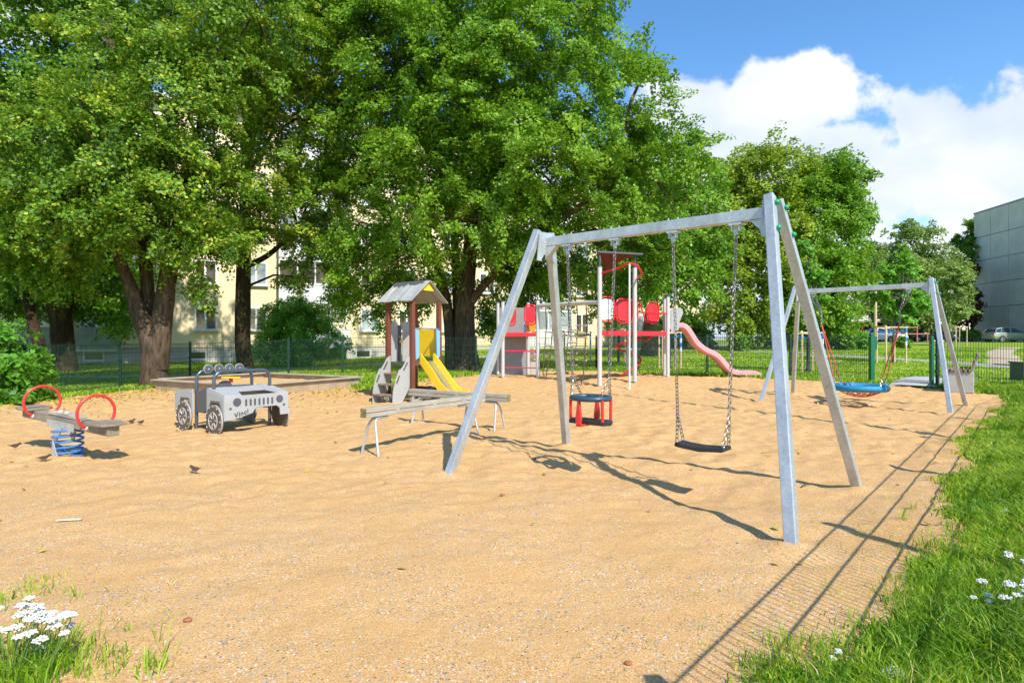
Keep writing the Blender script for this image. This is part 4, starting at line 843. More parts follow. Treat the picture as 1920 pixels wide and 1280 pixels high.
def baby_swing():
    r = thing('swing', 'toddler bucket swing with dark blue ring and red straps on the near frame', 'swing', (1.22, 5.51, 0), Y1); c = -.578; z = .745; H = 2.2
    b = MB(); n = 30
    pts = [(c+.195*math.cos(2*math.pi*i/n), .17*math.sin(2*math.pi*i/n), z) for i in range(n)]
    b.tube(pts, .026, 10, closed=True); b.build('ring', MT['ringblue'], r, smooth=True)
    b = MB(); pr = [(-.235, 0), (-.20, .09), (.20, .09), (.235, 0), (.20, -.09), (-.20, -.09)]
    M_ = Matrix.Translation((c, 0, z-.235)) @ Matrix.Rotation(R(90), 4, 'X'); b.prism(pr, .045, M_); b.build('seat', MT['black'], r, bevel=.008)
    for sx in (-1, 1):
        for sy in (-1, 1): b = MB(); b.tube([(c+sx*.185, sy*.08, z-.01), (c+sx*.185, sy*.075, z-.225)], .0155, 10); b.build('strut', MT['red'], r, smooth=True)
    b = MB()
    prf = [(-.012, 0), (-.008, .05), (.008, .05), (.014, 0), (.030, -.10), (.034, -.16), (.024, -.215), (-.024, -.215), (-.032, -.16), (-.026, -.10)]
    for yy in (-.165, .165): b.prism([(x_, z_) for x_, z_ in prf], .030, Matrix.Translation((c-.03, yy, z-.04)))
    b.bar((c-.03, -.165, z-.262), (c-.03, .165, z-.262), .07, .02); b.build('crotch_strap', MT['red'], r, bevel=.006)
    for t, sx in ((-.857, -1), (-.299, 1)):
        m = (c+sx*.20+(t-c-sx*.20)*.2, 0, z+.2); b = MB(); b.chain((t, 0, H), m)
        for sy in (-1, 1): b.chain(m, (c+sx*.17, sy*.09, z+.02))
        b.build('chain', MT['chain'], r)
baby_swing()
def nest_swing():
    r = thing('nest_swing', 'round blue nest swing on red ropes hanging from the far frame', 'swing', (7.10, 12.08, .02), Y2); z = .33; RR = .47; n = 44
    b = MB(); pts = [(RR*math.cos(2*math.pi*i/n), RR*math.sin(2*math.pi*i/n), z) for i in range(n)]
    rs = [.062+(.003 if i % 2 else 0) for i in range(n)]; b.tube(pts, rs, 12, closed=True); b.build('ring', MT['nest'], r, smooth=True)
    for k in (-.30, 2.84): b = MB(); pts = [(RR*math.cos(k+.1*i), RR*math.sin(k+.1*i), z) for i in range(4)]; b.tube(pts, .068, 12); b.build('sleeve', MT['nestdark'], r, smooth=True)
    b = MB()
    def sag(x, y): return z-.03-.16*(1-(x*x+y*y)/(.44*.44))
    for i in range(-4, 5):
        c = i*.095; L_ = math.sqrt(max(0, .43**2-c*c))
        for s_ in (0, 1):
            P = []
            for k in range(9):
                t = -L_+2*L_*k/8; p = (c, t) if s_ else (t, c); q = ((p[0]-p[1])*.707, (p[0]+p[1])*.707); P.append((*q, sag(*q)))
            b.tube(P, .009, 5)
    b.build('net', MT['rope'], r)
    for t, sx in ((-.88, -1), (.84, 1)):
        k = Vector((t*.82, 0, 1.62)); b = MB(); b.chain((t-.05, 0, 2.18), k+Vector((0, 0, .25)), L=.05, w=.018, r=.006); b.chain((t+.05, 0, 2.18), k+Vector((0, 0, .25)), L=.05, w=.018, r=.006); b.chain(k+Vector((0, 0, .25)), k, L=.05, w=.018, r=.006); b.build('chain', MT['chain'], r)
        for sy in (-1, 1):
            e = Vector((sx*.40, sy*.24, z+.07)); b = MB(); b.tube([k, e+(k-e)*.09], .012, 6); b.build('rope', MT['rope'], r); b = MB(); b.chain(e+(k-e)*.09, e-Vector((0, 0, .03)), L=.05, w=.018, r=.006); b.build('shackle', MT['steel'], r)
nest_swing()
# ------------------------------------------------------------------ balance beams
def beam(label, a, c, z=.545, legs=(.12, .80)):
    a = Vector((*a, 0)); c = Vector((*c, 0)); d = c-a; L_ = d.length; an = math.atan2(d.y, d.x); r = thing('balance_beam', label, 'balance beam', (a.x, a.y, 0), an, 'balance beams')
    b = MB(); 
    for q in (-.026, .026): b.box((L_/2, 0, z-.055+q*1.06), (L_, .10, .050))
    b.build('timber', MT['beam'], r, bevel=.006)
    b = MB()
    for q in (-.026, .026): b.box((-.004, 0, z-.055+q*1.06), (.004, .096, .046)); b.box((L_+.004, 0, z-.055+q*1.06), (.004, .096, .046))
    b.build('end_grain', MT['beamend'], r)
    b = MB()
    for t in (.22, .52, .78): b.box((L_*t, 0, z-.055), (.05, .104, .03))
    b.build('bolt_plate', MT['galv'], r)
    for t, dr in ((legs[0], 1), (legs[1], -1)):
        x = L_*t
        for sy in (-1, 1):
            b = MB(); zt = z-.125; x0 = x+dr*.22; P = [(x0, sy*.018, zt), (x+dr*.08, sy*.022, zt), (x+dr*.03, sy*.03, zt-.012), (x, sy*.045, zt-.05), (x-dr*.012, sy*.07, zt-.12), (x-dr*.05, sy*.17, -.12)]
            b.tube(P, .0155, 10); b.build('leg', MT['galv'], r, smooth=True)
beam('weathered balance beam nearest the camera on bent pipe legs', (-1.68, 6.7), (-.42, 8.5), legs=(.06, .86))
beam('weathered balance beam further back in front of the yellow slide', (-1.62, 9.45), (-.05, 8.42), legs=(.10, .90))
# ------------------------------------------------------------------ spring seesaw
def seesaw():
    c = Vector((-5.05, 6.73, 0)); ax = Vector((.87, -.5, 0)).normalized(); an = math.atan2(ax.y, ax.x); r = thing('spring_seesaw', 'wooden spring seesaw with two red hoop handles and a blue coil spring', 'seesaw', c, an)
    z = .40; tl = R(2.4); Mt = Matrix.Translation((0, 0, z)) @ Matrix.Rotation(tl, 4, 'Y')
    b = MB(); b.box((0, 0, 0), (1.96, .12, .105), M=Mt); b.build('beam', MT['dwood'], r, bevel=.008)
    b = MB(); b.box((0, 0, .07), (.62, .135, .03), M=Mt); b.box((.1, -.02, .09), (.18, .10, .012), M=Mt); b.build('top_board', MT['beam'], r, bevel=.004)
    b = MB()
    for sy in (-1, 1): b.box((-.02, sy*.068, -.045), (.60, .012, .085), M=Mt)
    for sy in (-1, 1): b.add([(-.13, sy*.078, -.06), (.06, sy*.078, -.06), (-.05, sy*.095, -.24), (-.11, sy*.095, -.24), (-.13, sy*.066, -.06), (.06, sy*.066, -.06), (-.05, sy*.083, -.24), (-.11, sy*.083, -.24)], [(0, 1, 2, 3), (7, 6, 5, 4), (0, 4, 5, 1), (1, 5, 6, 2), (2, 6, 7, 3), (3, 7, 4, 0)], Mt)
    b.build('bracket', MT['galv'], r)
    b = MB()
    k = .07; b.add([(k-.05, -.17, .0), (k+.05, -.15, .0), (k, -.18, .21), (k-.05, -.16, .0), (k+.05, -.14, .0), (k, -.17, .21)], [(0, 1, 2), (5, 4, 3), (0, 3, 4, 1), (1, 4, 5, 2), (2, 5, 3, 0)])
    b.build('anchor_plate', MT['galv'], r)
    b = MB(); N_ = 5.4; P = []
    for i in range(int(N_*22)+1): t = i/22; P.append((.145*math.cos(2*math.pi*t), .145*math.sin(2*math.pi*t), .0+.335*t/N_))
    b.tube(P, .0125, 8); b.build('spring', MT['spring'], r, smooth=True)
    b = MB()
    for z_ in (.015, .07, .32): b.box((.145, 0, z_), (.04, .05, .03)); b.box((-.145, 0, z_), (.04, .05, .03))
    b.build('clamp', MT['spring'], r)
    for sx in (-1, 1):
        b = MB(); RR = .185; P = []
        for i in range(33): a_ = R(-62+304*i/32); P.append((sx*.60+.02*sx, RR*math.cos(a_), .16+RR*math.sin(a_)))
        P = [tuple(Mt @ Vector(q)) for q in P]; h = MB(); h.tube(P, .0155, 12); hh = h.build('handle', MT['red'], r, smooth=True)
        h = MB()
        for sy in (-1, 1): q = Mt @ Vector((sx*.62, sy*.095, .0)); h.ball(q, .019, 10, 6)
        h.build('end_cap', MT['bolt'], hh, smooth=True)
        pr = [(sx*.66, -.09), (sx*.72, -.15), (sx*.80, -.165), (sx*1.0, -.13), (sx*1.03, 0), (sx*1.0, .13), (sx*.80, .165), (sx*.72, .15), (sx*.66, .09)]
        h = MB(); h.prism(pr, .022, Mt @ Matrix.Translation((0, 0, .066)) @ Matrix.Rotation(R(90), 4, 'X')); h.build('seat', MT['dwood'], r, bevel=.005)
    b = MB()
    for x_ in (-.18, -.02): q = Mt @ Vector((x_, 0, .088)); b.ball(q, .026, 10, 6, (1, 1, .6))
    b.build('bolt_cap', MT['bolt'], r, smooth=True)
seesaw()
# ------------------------------------------------------------------ toy car
def toycar():
    o = Vector((-4.12, 8.23, 0)); an = math.atan2(-.6, .8); r = thing('toy_car', 'grey board toy off road car with black wheels and roll bars on the sand', 'play car', o, an); WD = .95
    def panel(name, prof, y, m=MT['grey'], t=.02, par=r): b = MB(); b.prism(prof, t, Matrix.Translation((0, y, 0))); return b.build(name, m, par, bevel=.003)
    fr = [(-.24, .62), (.23, .54), (.23, .22), (.17, .22), (.15, .36), (.10, .45), (-.06, .45), (-.14, .38), (-.17, .30), (-.24, .28)]
    re = [(-1.22, .56), (-.66, .60), (-.66, .26), (-.72, .26), (-.74, .38), (-.80, .44), (-.94, .44), (-1.02, .38), (-1.06, .24), (-1.22, .24)]
    for y in (0, WD):
        panel('front_side_panel', fr, y); panel('rear_side_panel', re, y)
        e = -.014 if y == 0 else .014
        for cx in (.02, -.88):
            ar = [(cx-.19, .33), (cx-.13, .47), (cx+.12, .47), (cx+.18, .33), (cx+.145, .33), (cx+.095, .435), (cx-.105, .435), (cx-.155, .33)]
            panel('wheel_arch', ar, y+e, MT['brownboard'], .012)
            b = MB(); b.disc((cx, y+e*2, .20), .216, .02, n=40); w = b.build('wheel', MT['grey'], r, bevel=.003)
            b = MB(); b.disc((cx, y+e*2.9, .20), .208, .012, n=40); b.disc((cx, y+e*.9, .20), .218, .012, n=40); b.build('tyre', MT['brownboard'], w)
            b = MB(); s_ = -1 if y == 0 else 1; yy = y+e*2.9+s_*.008
            ring = [(cx+.118*math.cos(2*math.pi*i/32), yy, .20+.118*math.sin(2*math.pi*i/32)) for i in range(32)]; b.tube(ring, .003, 4, closed=True)
            for k in range(6):
                a = 2*math.pi*k/6+.2
                for dd in (-.16, .16): b.tube([(cx+.035*math.cos(a), yy, .20+.035*math.sin(a)), (cx+.115*math.cos(a+dd), yy, .20+.115*math.sin(a+dd))], .0024, 4)
            for k in range(12):
                a = 2*math.pi*k/12; b.bar((cx+.198*math.cos(a-.06), yy, .20+.198*math.sin(a-.06)), (cx+.198*math.cos(a+.06), yy, .20+.198*math.sin(a+.06)), .006, .007)
            b.build('rim_pattern', MT['bolt'], w)
    # front board, in the y-z plane
    fp = [(-.01, .545), (WD+.01, .545), (WD+.01, .22), (WD-.12, .22), (WD-.13, .32), (WD-.18, .36), (.45, .36), (.42, .32), (.40, .285), (.10, .21), (-.01, .21)]
    Mf = Matrix.Translation((.245, 0, 0)) @ Matrix.Rotation(R(90), 4, 'Z'); b = MB(); b.prism(fp, .02, Mf); fb = b.build('front_board', MT['grey'], r, bevel=.003)
    b = MB()
    for i in range(7):
        y0 = .30+.066*i; q = [(y0+.014*math.cos(a), (.475 if s > 0 else .405)+.014*math.sin(a)) for s in (1, -1) for a in [R(t) for t in (range(0, 181, 30) if s > 0 else range(180, 361, 30))]]; b.prism(q, .006, Mf @ Matrix.Translation((0, -.013, 0)))
    for y0, z0, rr in ((.17, .455, .058), (WD-.135, .455, .055), (.075, .372, .017), (WD-.065, .365, .018)): b.disc((.257, y0, z0), rr, .006, axis='x', n=28)
    b.build('grille', MT['dgrey'], fb)
    cu = bpy.data.curves.new('badge', 'FONT'); cu.body = 'Vinci'; cu.size = .095; cu.extrude = .002; cu.shear = .25; cu.offset = .0008; cu.space_character = 1.12
    to = bpy.data.objects.new('badge', cu); dg = bpy.context.evaluated_depsgraph_get(); COL.objects.link(to); dg.update(); me = bpy.data.meshes.new_from_object(to.evaluated_get(dg)); bpy.data.objects.remove(to)
    me.materials.clear(); me.materials.append(MT['ink']); lo = bpy.data.objects.new('lettering', me); COL.objects.link(lo); lo.parent = fb
    lo.matrix_local = Matrix.Translation((.258, .13, .238)) @ Matrix.Rotation(R(90), 4, 'Z') @ Matrix.Rotation(R(90), 4, 'X') @ Matrix.Rotation(R(14), 4, 'Z'); tag(lo, 'black handwritten style word Vinci')
    for x_, z_ in ((-.20, .58), (-.20, .32), (.20, .50), (.20, .26), (-1.19, .52), (-1.19, .28), (-.69, .56), (-.69, .30)):
        b = MB(); b.disc((x_, -.012, z_), .009, .006, n=10); b.build('screw', MT['galv'], r)
    # bonnet
    b = MB(); V = [(.24, .0, .556), (-.24, .0, .64), (-.24, WD, .64), (.24, WD, .556), (.24, .24, .556), (.02, .30, .594), (.02, .70, .594), (.24, .78, .556)]
    b.add([*V, *[(x, y, z-.015) for x, y, z in V]], [(0, 4, 5, 1), (1, 5, 6, 2), (2, 6, 7, 3), (8, 9, 13, 12), (9, 10, 14, 13), (10, 11, 15, 14), (0, 8, 12, 4), (4, 12, 13, 5), (5, 13, 14, 6), (6, 14, 15, 7), (7, 15, 11, 3), (0, 1, 9, 8), (1, 2, 10, 9), (2, 3, 11, 10)]); b.build('bonnet', MT['grey'], r)
    b = MB(); b.box((-.20, WD/2, .46), (.02, WD-.04, .34)); b.build('dashboard', MT['grey'], r); b = MB(); b.box((-.23, WD*.5, .60), (.02, .34, .12)); b.disc((-.29, .28, .62), .11, .018, axis='x'); b.build('steering_wheel', MT['dgrey'], r)
    b = MB(); b.box((-.62, WD/2, .44), (.02, WD-.06, .30)); b.box((-.50, WD/2, .28), (.30, WD-.06, .02)); b.prism([(-.66, .60), (-.60, .585), (-.52, .565), (-.42, .585), (-.34, .62), (-.24, .62), (-.24, .30), (-.30, .31), (-.45, .28), (-.66, .30)], .015, Matrix.Translation((0, .035, 0))); b.build('seat', MT['dgrey'], r)
    for x, nm in ((-.15, 'front_roll_bar'), (-.66, 'rear_roll_bar')):
        P = [(x, .05, -.1), (x, .05, .74)]+[(x, .05+.13*(1-math.cos(R(t))), .74+.13*math.sin(R(t))) for t in (15, 30, 45, 60, 75, 90)]+[(x, WD-.05-.13*(1-math.sin(R(t))), .74+.13*math.cos(R(t))) for t in (0, 15, 30, 45, 60, 75, 90)]+[(x, WD-.05, -.1)]
        b = MB(); b.tube(P, .024, 12); b.build(nm, MT['tubegrey'], r, smooth=True)
    for i in range(4):
        b = MB(); b.disc((-.62, .20+.158*i, .89), .068, .02, axis='x', n=28); l = b.build('roof_lamp', MT['grey'], r); b = MB(); b.disc((-.607, .20+.158*i, .89), .060, .008, axis='x', n=28); b.build('lamp_face', MT['dgrey'], l); b = MB(); b.disc((-.602, .20+.158*i, .89), .007, .006, axis='x', n=10); b.build('bolt', MT['bolt'], l)
toycar()
# ------------------------------------------------------------------ sandbox
def sandbox():
    Fc = Vector((-5.9, 13.6, 0)); u = Vector((-.87, .5, 0)).normalized(); an = math.atan2(-u.y, -u.x)
    r = thing('sandbox', 'low square wooden sandbox beside the big left tree', 'sandbox', Fc, an)   # local -x = along u
    A, Bv = 4.0, 3.3
    for nm, c, d in (('side_board', (-A/2, 0, .10), (A, .05, .30)), ('side_board', (-A/2, Bv, .12), (A, .05, .30)), ('side_board', (0, Bv/2, .12), (.05, Bv-.06, .30)), ('side_board', (-A, Bv/2, .12), (.05, Bv-.06, .30))):
        b = MB(); b.box(c, d); b.build(nm, MT['plank'], r, bevel=.006)
    for c, d in (((-A/2, .0, .268), (A+.2, .20, .032)), ((-A/2, Bv, .288), (A+.2, .20, .032)), ((0, Bv/2, .288), (.2, Bv-.21, .032)), ((-A, Bv/2, .288), (.2, Bv-.21, .032))):
        b = MB(); b.box(c, d); b.build('rim_board', MT['beam'], r, bevel=.004)
    xs = np.linspace(-A+.03, -.03, 70); ys = np.linspace(.03, Bv-.03, 60); X, Y = np.meshgrid(xs, ys, indexing='ij'); Z = .14+.09*vnoise(X, Y, .5, 71)+.05*vnoise(X, Y, .2, 72); nx, ny = X.shape; I = np.arange(nx*ny).reshape(nx, ny)
    npmesh('sand_fill', np.stack([X, Y, Z], -1).reshape(-1, 3), np.stack([I[:-1, :-1], I[1:, :-1], I[1:, 1:], I[:-1, 1:]], -1).reshape(-1, 4), MT['sand'], r, smooth=True)
    q = at(433, 716, 16.3); t = thing('play_table', 'small yellow topped play table with a red post in the sandbox', 'play table', (q.x, q.y, .13)); b = MB(); b.tube([(0, 0, 0), (0, 0, .14)], .05, 12); b.build('post', MT['redp'], t, smooth=True); b = MB(); b.prism([(-.2, -.14), (.2, -.14), (.26, 0), (.2, .14), (-.2, .14), (-.26, 0)], .03, Matrix.Translation((0, 0, .155)) @ Matrix.Rotation(R(90), 4, 'X')); b.build('table_top', MT['yellow'], t, bevel=.004)
sandbox()
# ------------------------------------------------------------------ little slide tower
def tower():
    r = thing('slide_tower', 'small play tower with pitched roof, yellow slide and grey step panels', 'play tower', (-2.10, 12.47, 0), math.atan2(-.6, .8)); H = 2.2
    for x, y in ((0, 0), (0, .8), (-.75, 0), (-.75, .8)):
        b = MB(); b.box((x, y, H/2+.04), (.09, .09, H-.2)); 
        for q in (-1, 1): b.box((x+.046*q, y, H/2+.04), (.006, .04, H-.22)); b.box((x, y+.046*q, H/2+.04), (.04, .006, H-.22))
        b.build('post', MT['brownpost'], r, bevel=.006); b = MB(); b.box((x, y, .02), (.06, .06, .28)); b.build('post_foot', MT['galv'], r)
    # roof: ridge along local x; ragged eave
    ey, ez, rz_ = (-.16, .96), 2.14, 2.60; x0, x1 = -.95, .13
    def slope(ya, yb, nm):
        b = MB(); n = 9; top = [(x0+(x1-x0)*i/n, .40, rz_) for i in range(n+1)]; bot = [(x0+(x1-x0)*i/n, ya+(0 if i in (0, n) else (.05*(ya < .4)-.05*(ya > .4))*random.random()), ez+(0 if i in (0, n) else .03*random.random())) for i in range(n+1)]
        V = top+bot; V2 = [(x, y, z-.018) for x, y, z in V]; m = n+1; f = []
        for i in range(n): f += [(i, i+1, m+i+1, m+i), (2*m+i, 3*m+i, 3*m+i+1, 2*m+i+1), (m+i, m+i+1, 3*m+i+1, 3*m+i)]
        f += [(0, m, 3*m, 2*m), (n, 2*m+n, 3*m+n, m+n)]; b.add(V+V2, f); return b.build(nm, MT['roof'], r)
    slope(-.16, 0, 'roof_slope'); slope(.96, 0, 'roof_slope')
    b = MB(); random.seed(5)                                  # peeled dark patches of the covering on the ridge
    for sgn, yy in ((-1, -.16), (1, .96)):
        edge = []
        for i in range(13): x = -.93+.92*i/12; t = .10+.20*random.random()*(1 if i % 2 else .5); edge.append((x, .40+(yy-.40)*t, rz_+(ez-rz_)*t+.006))
        V = [(-.93+.92*i/12, .40, rz_+.008) for i in range(13)]+edge; b.add(V, [(i, i+1, 14+i, 13+i) for i in range(12)])
    b.build('torn_covering', MT['roofdark'], r)
    b = MB(); b.prism([(-.0, 2.57), (.17, 2.38), (-.17, 2.38)], .02, Matrix.Translation((.06, .40, 0)) @ Matrix.Rotation(R(90), 4, 'Z')); b.build('gable_board', MT['yellow'], r)
    b = MB(); b.prism([(-.48, 2.18), (.48, 2.18), (.20, 2.46), (-.20, 2.46)], .02, Matrix.Translation((-.80, .40, 0)) @ Matrix.Rotation(R(90), 4, 'Z')); b.build('back_gable', MT['roofin'], r)
    b = MB(); b.box((-.37, .4, .80), (.80, .72, .04)); b.build('platform', MT['brownboard'], r)
    b = MB(); b.box((-.375, .815, 1.25), (.62, .02, .60)); b.build('side_panel', MT['yellow'], r, bevel=.003)
    for y, s in ((.085, 1), (.715, -1)):
        b = MB(); b.prism([(y-.055, 1.55), (y+.045 if s > 0 else y+.055, 1.52), (y+.05, .95), (y-.035, .90)], .02, Matrix.Translation((.055, 0, 0)) @ Matrix.Rotation(R(90), 4, 'Z')); b.build('blue_panel', MT['blue'], r)
    b = MB(); b.tube([(.03, .04, 1.56), (.03, .76, 1.56)], .016, 8); b.build('guard_bar', MT['steel'], r)
    for y, w in ((.19, .24), (.60, .28)):
        b = MB(); b.prism([(y-w/2, .84), (y+w/2, .84), (y+w/2, 1.68), (y+.03, 1.74), (y-w/2, 1.68)], .02, Matrix.Translation((-.80, 0, 0)) @ Matrix.Rotation(R(90), 4, 'Z')); b.build('back_panel', MT['grey'], r, bevel=.003)
    b = MB(); b.box((-.80, .37, 1.25), (.02, .10, .80)); b.build('back_strip', MT['dgrey'], r)
    b = MB(); b.tube([(-.76, .25, 1.42), (-.70, .25, 1.40), (-.70, .33, 1.36)], .012, 6); b.disc((-.74, .36, 1.28), .05, .03, axis='x'); b.build('crank', MT['steel'], r)
    # slide
    def bez(t): 
        P = [(0.04, .86), (.34, .58), (.62, .28), (.78, .17), (1.06, .15)]; k = t*(len(P)-1); i = min(int(k), len(P)-2); f = k-i; return P[i][0]*(1-f)+P[i+1][0]*f, P[i][1]*(1-f)+P[i+1][1]*f
    for y, nm in ((.20, 'slide_side'), (.60, 'slide_side')):
        top = [(.02, 1.02), (.06, 1.03), (.36, .74), (.62, .46), (.76, .34), (.86, .29), (1.04, .27), (1.09, .20)]; bot = [(1.09, .11), (.72, .11), (.55, .27), (.30, .53), (.02, .82)]
        b = MB(); b.prism(top+bot, .02, Matrix.Translation((0, y, 0))); b.build(nm, MT['yellow'], r, bevel=.004)
    b = MB(); n = 16
    V = []
    for i in range(n+1): x, z = bez(i/n); V += [(x, .21, z), (x, .59, z), (x, .21, z-.015), (x, .59, z-.015)]
    f = []
    for i in range(n): k = i*4; f += [(k, k+4, k+5, k+1), (k+2, k+3, k+7, k+6)]
    b.add(V, f); b.build('slide_bed', MT['steel'], r, smooth=True)
    # steps (climb along +y into the A-B side)
    for x in (-.04, -.66):
        pr = [(-.02, .98), (-.12, .93), (-.20, .80), (-.27, .72), (-.33, .70), (-.42, .52), (-.50, .25), (-.52, -.05), (-.28, -.05), (-.20, .10), (-.06, .30), (-.02, .45)]
        M_ = Matrix.Translation((x, 0, 0)) @ Matrix.Rotation(R(90), 4, 'Z'); b = MB(); b.prism(pr, .02, M_); sp_ = b.build('step_panel', MT['grey'], r, bevel=.003)
        for (a0, b0, a1, b1) in ((-.41, .42, -.33, .58), (-.22, .68, -.11, .85)): 
            b = MB(); d = Vector((a1-a0, 0, b1-b0)).normalized(); e = Vector((-d.z, 0, d.x))*.018; q = [(a0+e.x, b0+e.z), (a1+e.x, b1+e.z), (a1-e.x, b1-e.z), (a0-e.x, b0-e.z)]; b.prism(q, .024, M_); b.build('hand_hole', MT['brownboard'], sp_)
    for y, z in ((-.42, .17), (-.28, .38), (-.12, .60)): b = MB(); b.box((-.35, y, z), (.60, .20, .03)); b.build('step', MT['slat'], r)
    b = MB(); b.disc((-.10, .62, .20), .11, .03, axis='x'); b.disc((-.05, .62, .20), .10, .03, axis='x'); b.build('disc_toy', MT['dgrey'], r); b = MB(); b.box((-.37, .8, .22), (.66, .03, .10)); b.build('low_rail', MT['brownpost'], r)
    random.seed(9)
tower()
# ------------------------------------------------------------------ big climbing structure
def multiplay():
    r = thing('climbing_frame', 'grey post climbing structure with red panels, net, bridge and faded wavy slide', 'climbing frame', (2.3, 16.6, Tz(2.3, 16.6)))
    W_ = lambda b, n, m, **k: b.build(n, m, r, world=True, **k)
    p1, p2, p1b = (-.28, 18.1), (.78, 17.95), (.52, 19.0); p3, p4, p5, p6 = (2.34, 15.8), (3.41, 16.45), (4.58, 17.4), (4.72, 18.3)
    for (x, y), z, rr in ((p1, 2.48, .055), (p2, 2.51, .055), (p1b, 2.5, .055), ((-.45, 19.0), 2.5, .05), (p3, 3.26, .062), (p4, 3.32, .062), (p5, 2.58, .055), (p6, 2.58, .055)):
        z0 = Tz(x, y); b = MB(); b.tube([(x, y, z0+.03), (x, y, z)], rr, 16); W_(b, 'post', MT['greypost'], smooth=True)
        b = MB(); b.tube([(x, y, z-.0), (x, y, z+.03), (x, y, z+.045)], [rr+.004, rr+.004, rr*.6], 16); W_(b, 'post_cap', MT['tubegrey'], smooth=True)
        b = MB(); b.tube([(x, y, z0-.12), (x, y, z0+.06)], rr*.6, 10); W_(b, 'post_foot', MT['galv'])
    # left bay
    def wallp(a, c, z0, z1, nm, m, t=.02, prof=None, off=0):
        a = Vector((*a, 0)); c = Vector((*c, 0)); d = c-a; L_ = d.length; an = math.atan2(d.y, d.x); M_ = Matrix.Translation((a.x, a.y, 0)) @ Matrix.Rotation(an, 4, 'Z') @ Matrix.Translation((0, off, 0))
        pr = prof(L_) if prof else [(.06, z0), (L_-.06, z0), (L_-.06, z1), (.06, z1)]; b = MB(); b.prism(pr, t, M_); return W_(b, nm, m, bevel=.004)
    wallp((-.45, 19.0), p1b, .02, 2.35, 'back_wall', MT['greyd'])
    b = MB(); b.bar((*p1, 1.48), (*p2, 1.48), .04, .12); b.bar((-.45, 19.0, 1.48), (*p1b, 1.48), .04, .12); b.add([(p1[0], p1[1], 1.50), (p2[0], p2[1], 1.50), (p1b[0], p1b[1], 1.50), (-.45, 19, 1.50), (p1[0], p1[1], 1.46), (p2[0], p2[1], 1.46), (p1b[0], p1b[1], 1.46), (-.45, 19, 1.46)], [(0, 1, 2, 3), (7, 6, 5, 4)]); W_(b, 'platform', MT['redp'])
    for z in (.98, .47): b = MB(); b.tube([(*p1, z), (*p2, z)], .02, 8); W_(b, 'rung', MT['redp'], smooth=True)
    def hoop(cx, cy, z, w, h, dirv, nm='hoop_panel', m=MT['redp'], fill=True, sign=False, tr=.022):
        d = Vector((*dirv, 0)).normalized(); b = MB(); P = []; n = 32
        for i in range(n):
            a = 2*math.pi*i/n; ex = .55; q = (abs(math.cos(a))**ex*math.copysign(1, math.cos(a))*w/2, abs(math.sin(a))**ex*math.copysign(1, math.sin(a))*h/2); P.append((cx+d.x*q[0], cy+d.y*q[0], z+q[1]))
        b.tube(P, tr, 8, closed=True); o = W_(b, nm, MT['redp'], smooth=True)
        if fill:
            b = MB(); M_ = Matrix.Translation((cx, cy, z)) @ Matrix.Rotation(math.atan2(d.y, d.x), 4, 'Z'); pr = []
            for i in range(n): a = 2*math.pi*i/n; ex = .55; pr.append((abs(math.cos(a))**ex*math.copysign(1, math.cos(a))*w*.42, abs(math.sin(a))**ex*math.copysign(1, math.sin(a))*h*.42))
            b.prism(pr, .02, M_); W_(b, 'red_panel' if not sign else 'sign_plate', m, bevel=.003)
    d12 = (p2[0]-p1[0], p2[1]-p1[1])
    hoop(-.06, 18.02, 2.06, .34, .60, d12); hoop(.56, 18.0, 2.08, .36, .60, d12)
    b = MB(); b.box((.58, 18.5, 1.75), (.30, .02, .36)); W_(b, 'orange_panel', mat('orange panel', (.75, .3, .03), .4))
    b = MB(); b.box((.40, 18.5, 1.72), (.05, .02, .5)); W_(b, 'blue_strip', MT['blue'])
    # big grey beam and net
    b = MB(); b.tube([(p2[0], p2[1], 2.35), (p3[0], p3[1], 2.33)], .062, 16); W_(b, 'top_beam', MT['greypost'], smooth=True)
    a = Vector((*p2, 0)); c = Vector((*p3, 0)); d = (c-a)
    xs = (.12, .34, .46, .68, .80, .94)
    for i, t in enumerate((.14, .25, .52, .66, .80)):
        b = MB(); p = a.lerp(c, t); off = Vector((.0, .0, 0)); zb = Tz(p.x, p.y)-.05
        b.tube([(p.x, p.y, 2.33), (p.x+.03, p.y, 1.7), (p.x-.04, p.y-.02, .9), (p.x-.08*(1+i % 2), p.y-.06, .35), (p.x-.16*(i % 3), p.y-.10, zb)], .016, 6); W_(b, 'net_rope', MT['net'])
    for (t0, t1), zs in (((.14, .25), (1.55, 1.15, .80, .45)), ((.52, .66), (1.6, 1.25, .95, .62)), ((.66, .80), (1.72, 1.40, 1.08, .76)), ((.25, .52), (1.75, 1.44, 1.12, .80))):
        for z in zs: b = MB(); p = a.lerp(c, t0); q = a.lerp(c, t1); b.tube([(p.x, p.y-.02, z), (q.x, q.y-.02, z-.01)], .017, 6); b.ball((p.x, p.y-.02, z), .03, 8, 5); b.ball((q.x, q.y-.02, z-.01), .03, 8, 5); W_(b, 'net_rung', MT['rung'])
    # bridge
    b = MB(); b.bar((p3[0]+.05, p3[1], 1.50), (p5[0]-.05, p5[1], 1.50), .05, .13); b.bar((p3[0]+.4, p3[1]+.85, 1.50), (p6[0], p6[1], 1.50), .05, .13)
    b.add([(p3[0], p3[1]+.02, 1.53), (p5[0], p5[1]+.02, 1.53), (p6[0], p6[1], 1.53), (p3[0]+.4, p3[1]+.85, 1.53), (p3[0], p3[1]+.02, 1.50), (p5[0], p5[1]+.02, 1.50), (p6[0], p6[1], 1.50), (p3[0]+.4, p3[1]+.85, 1.50)], [(0, 1, 2, 3), (7, 6, 5, 4)]); W_(b, 'bridge_deck', MT['redp'])
    dd = (p5[0]-p3[0], p5[1]-p3[1]); U = Vector((*dd, 0)).normalized()
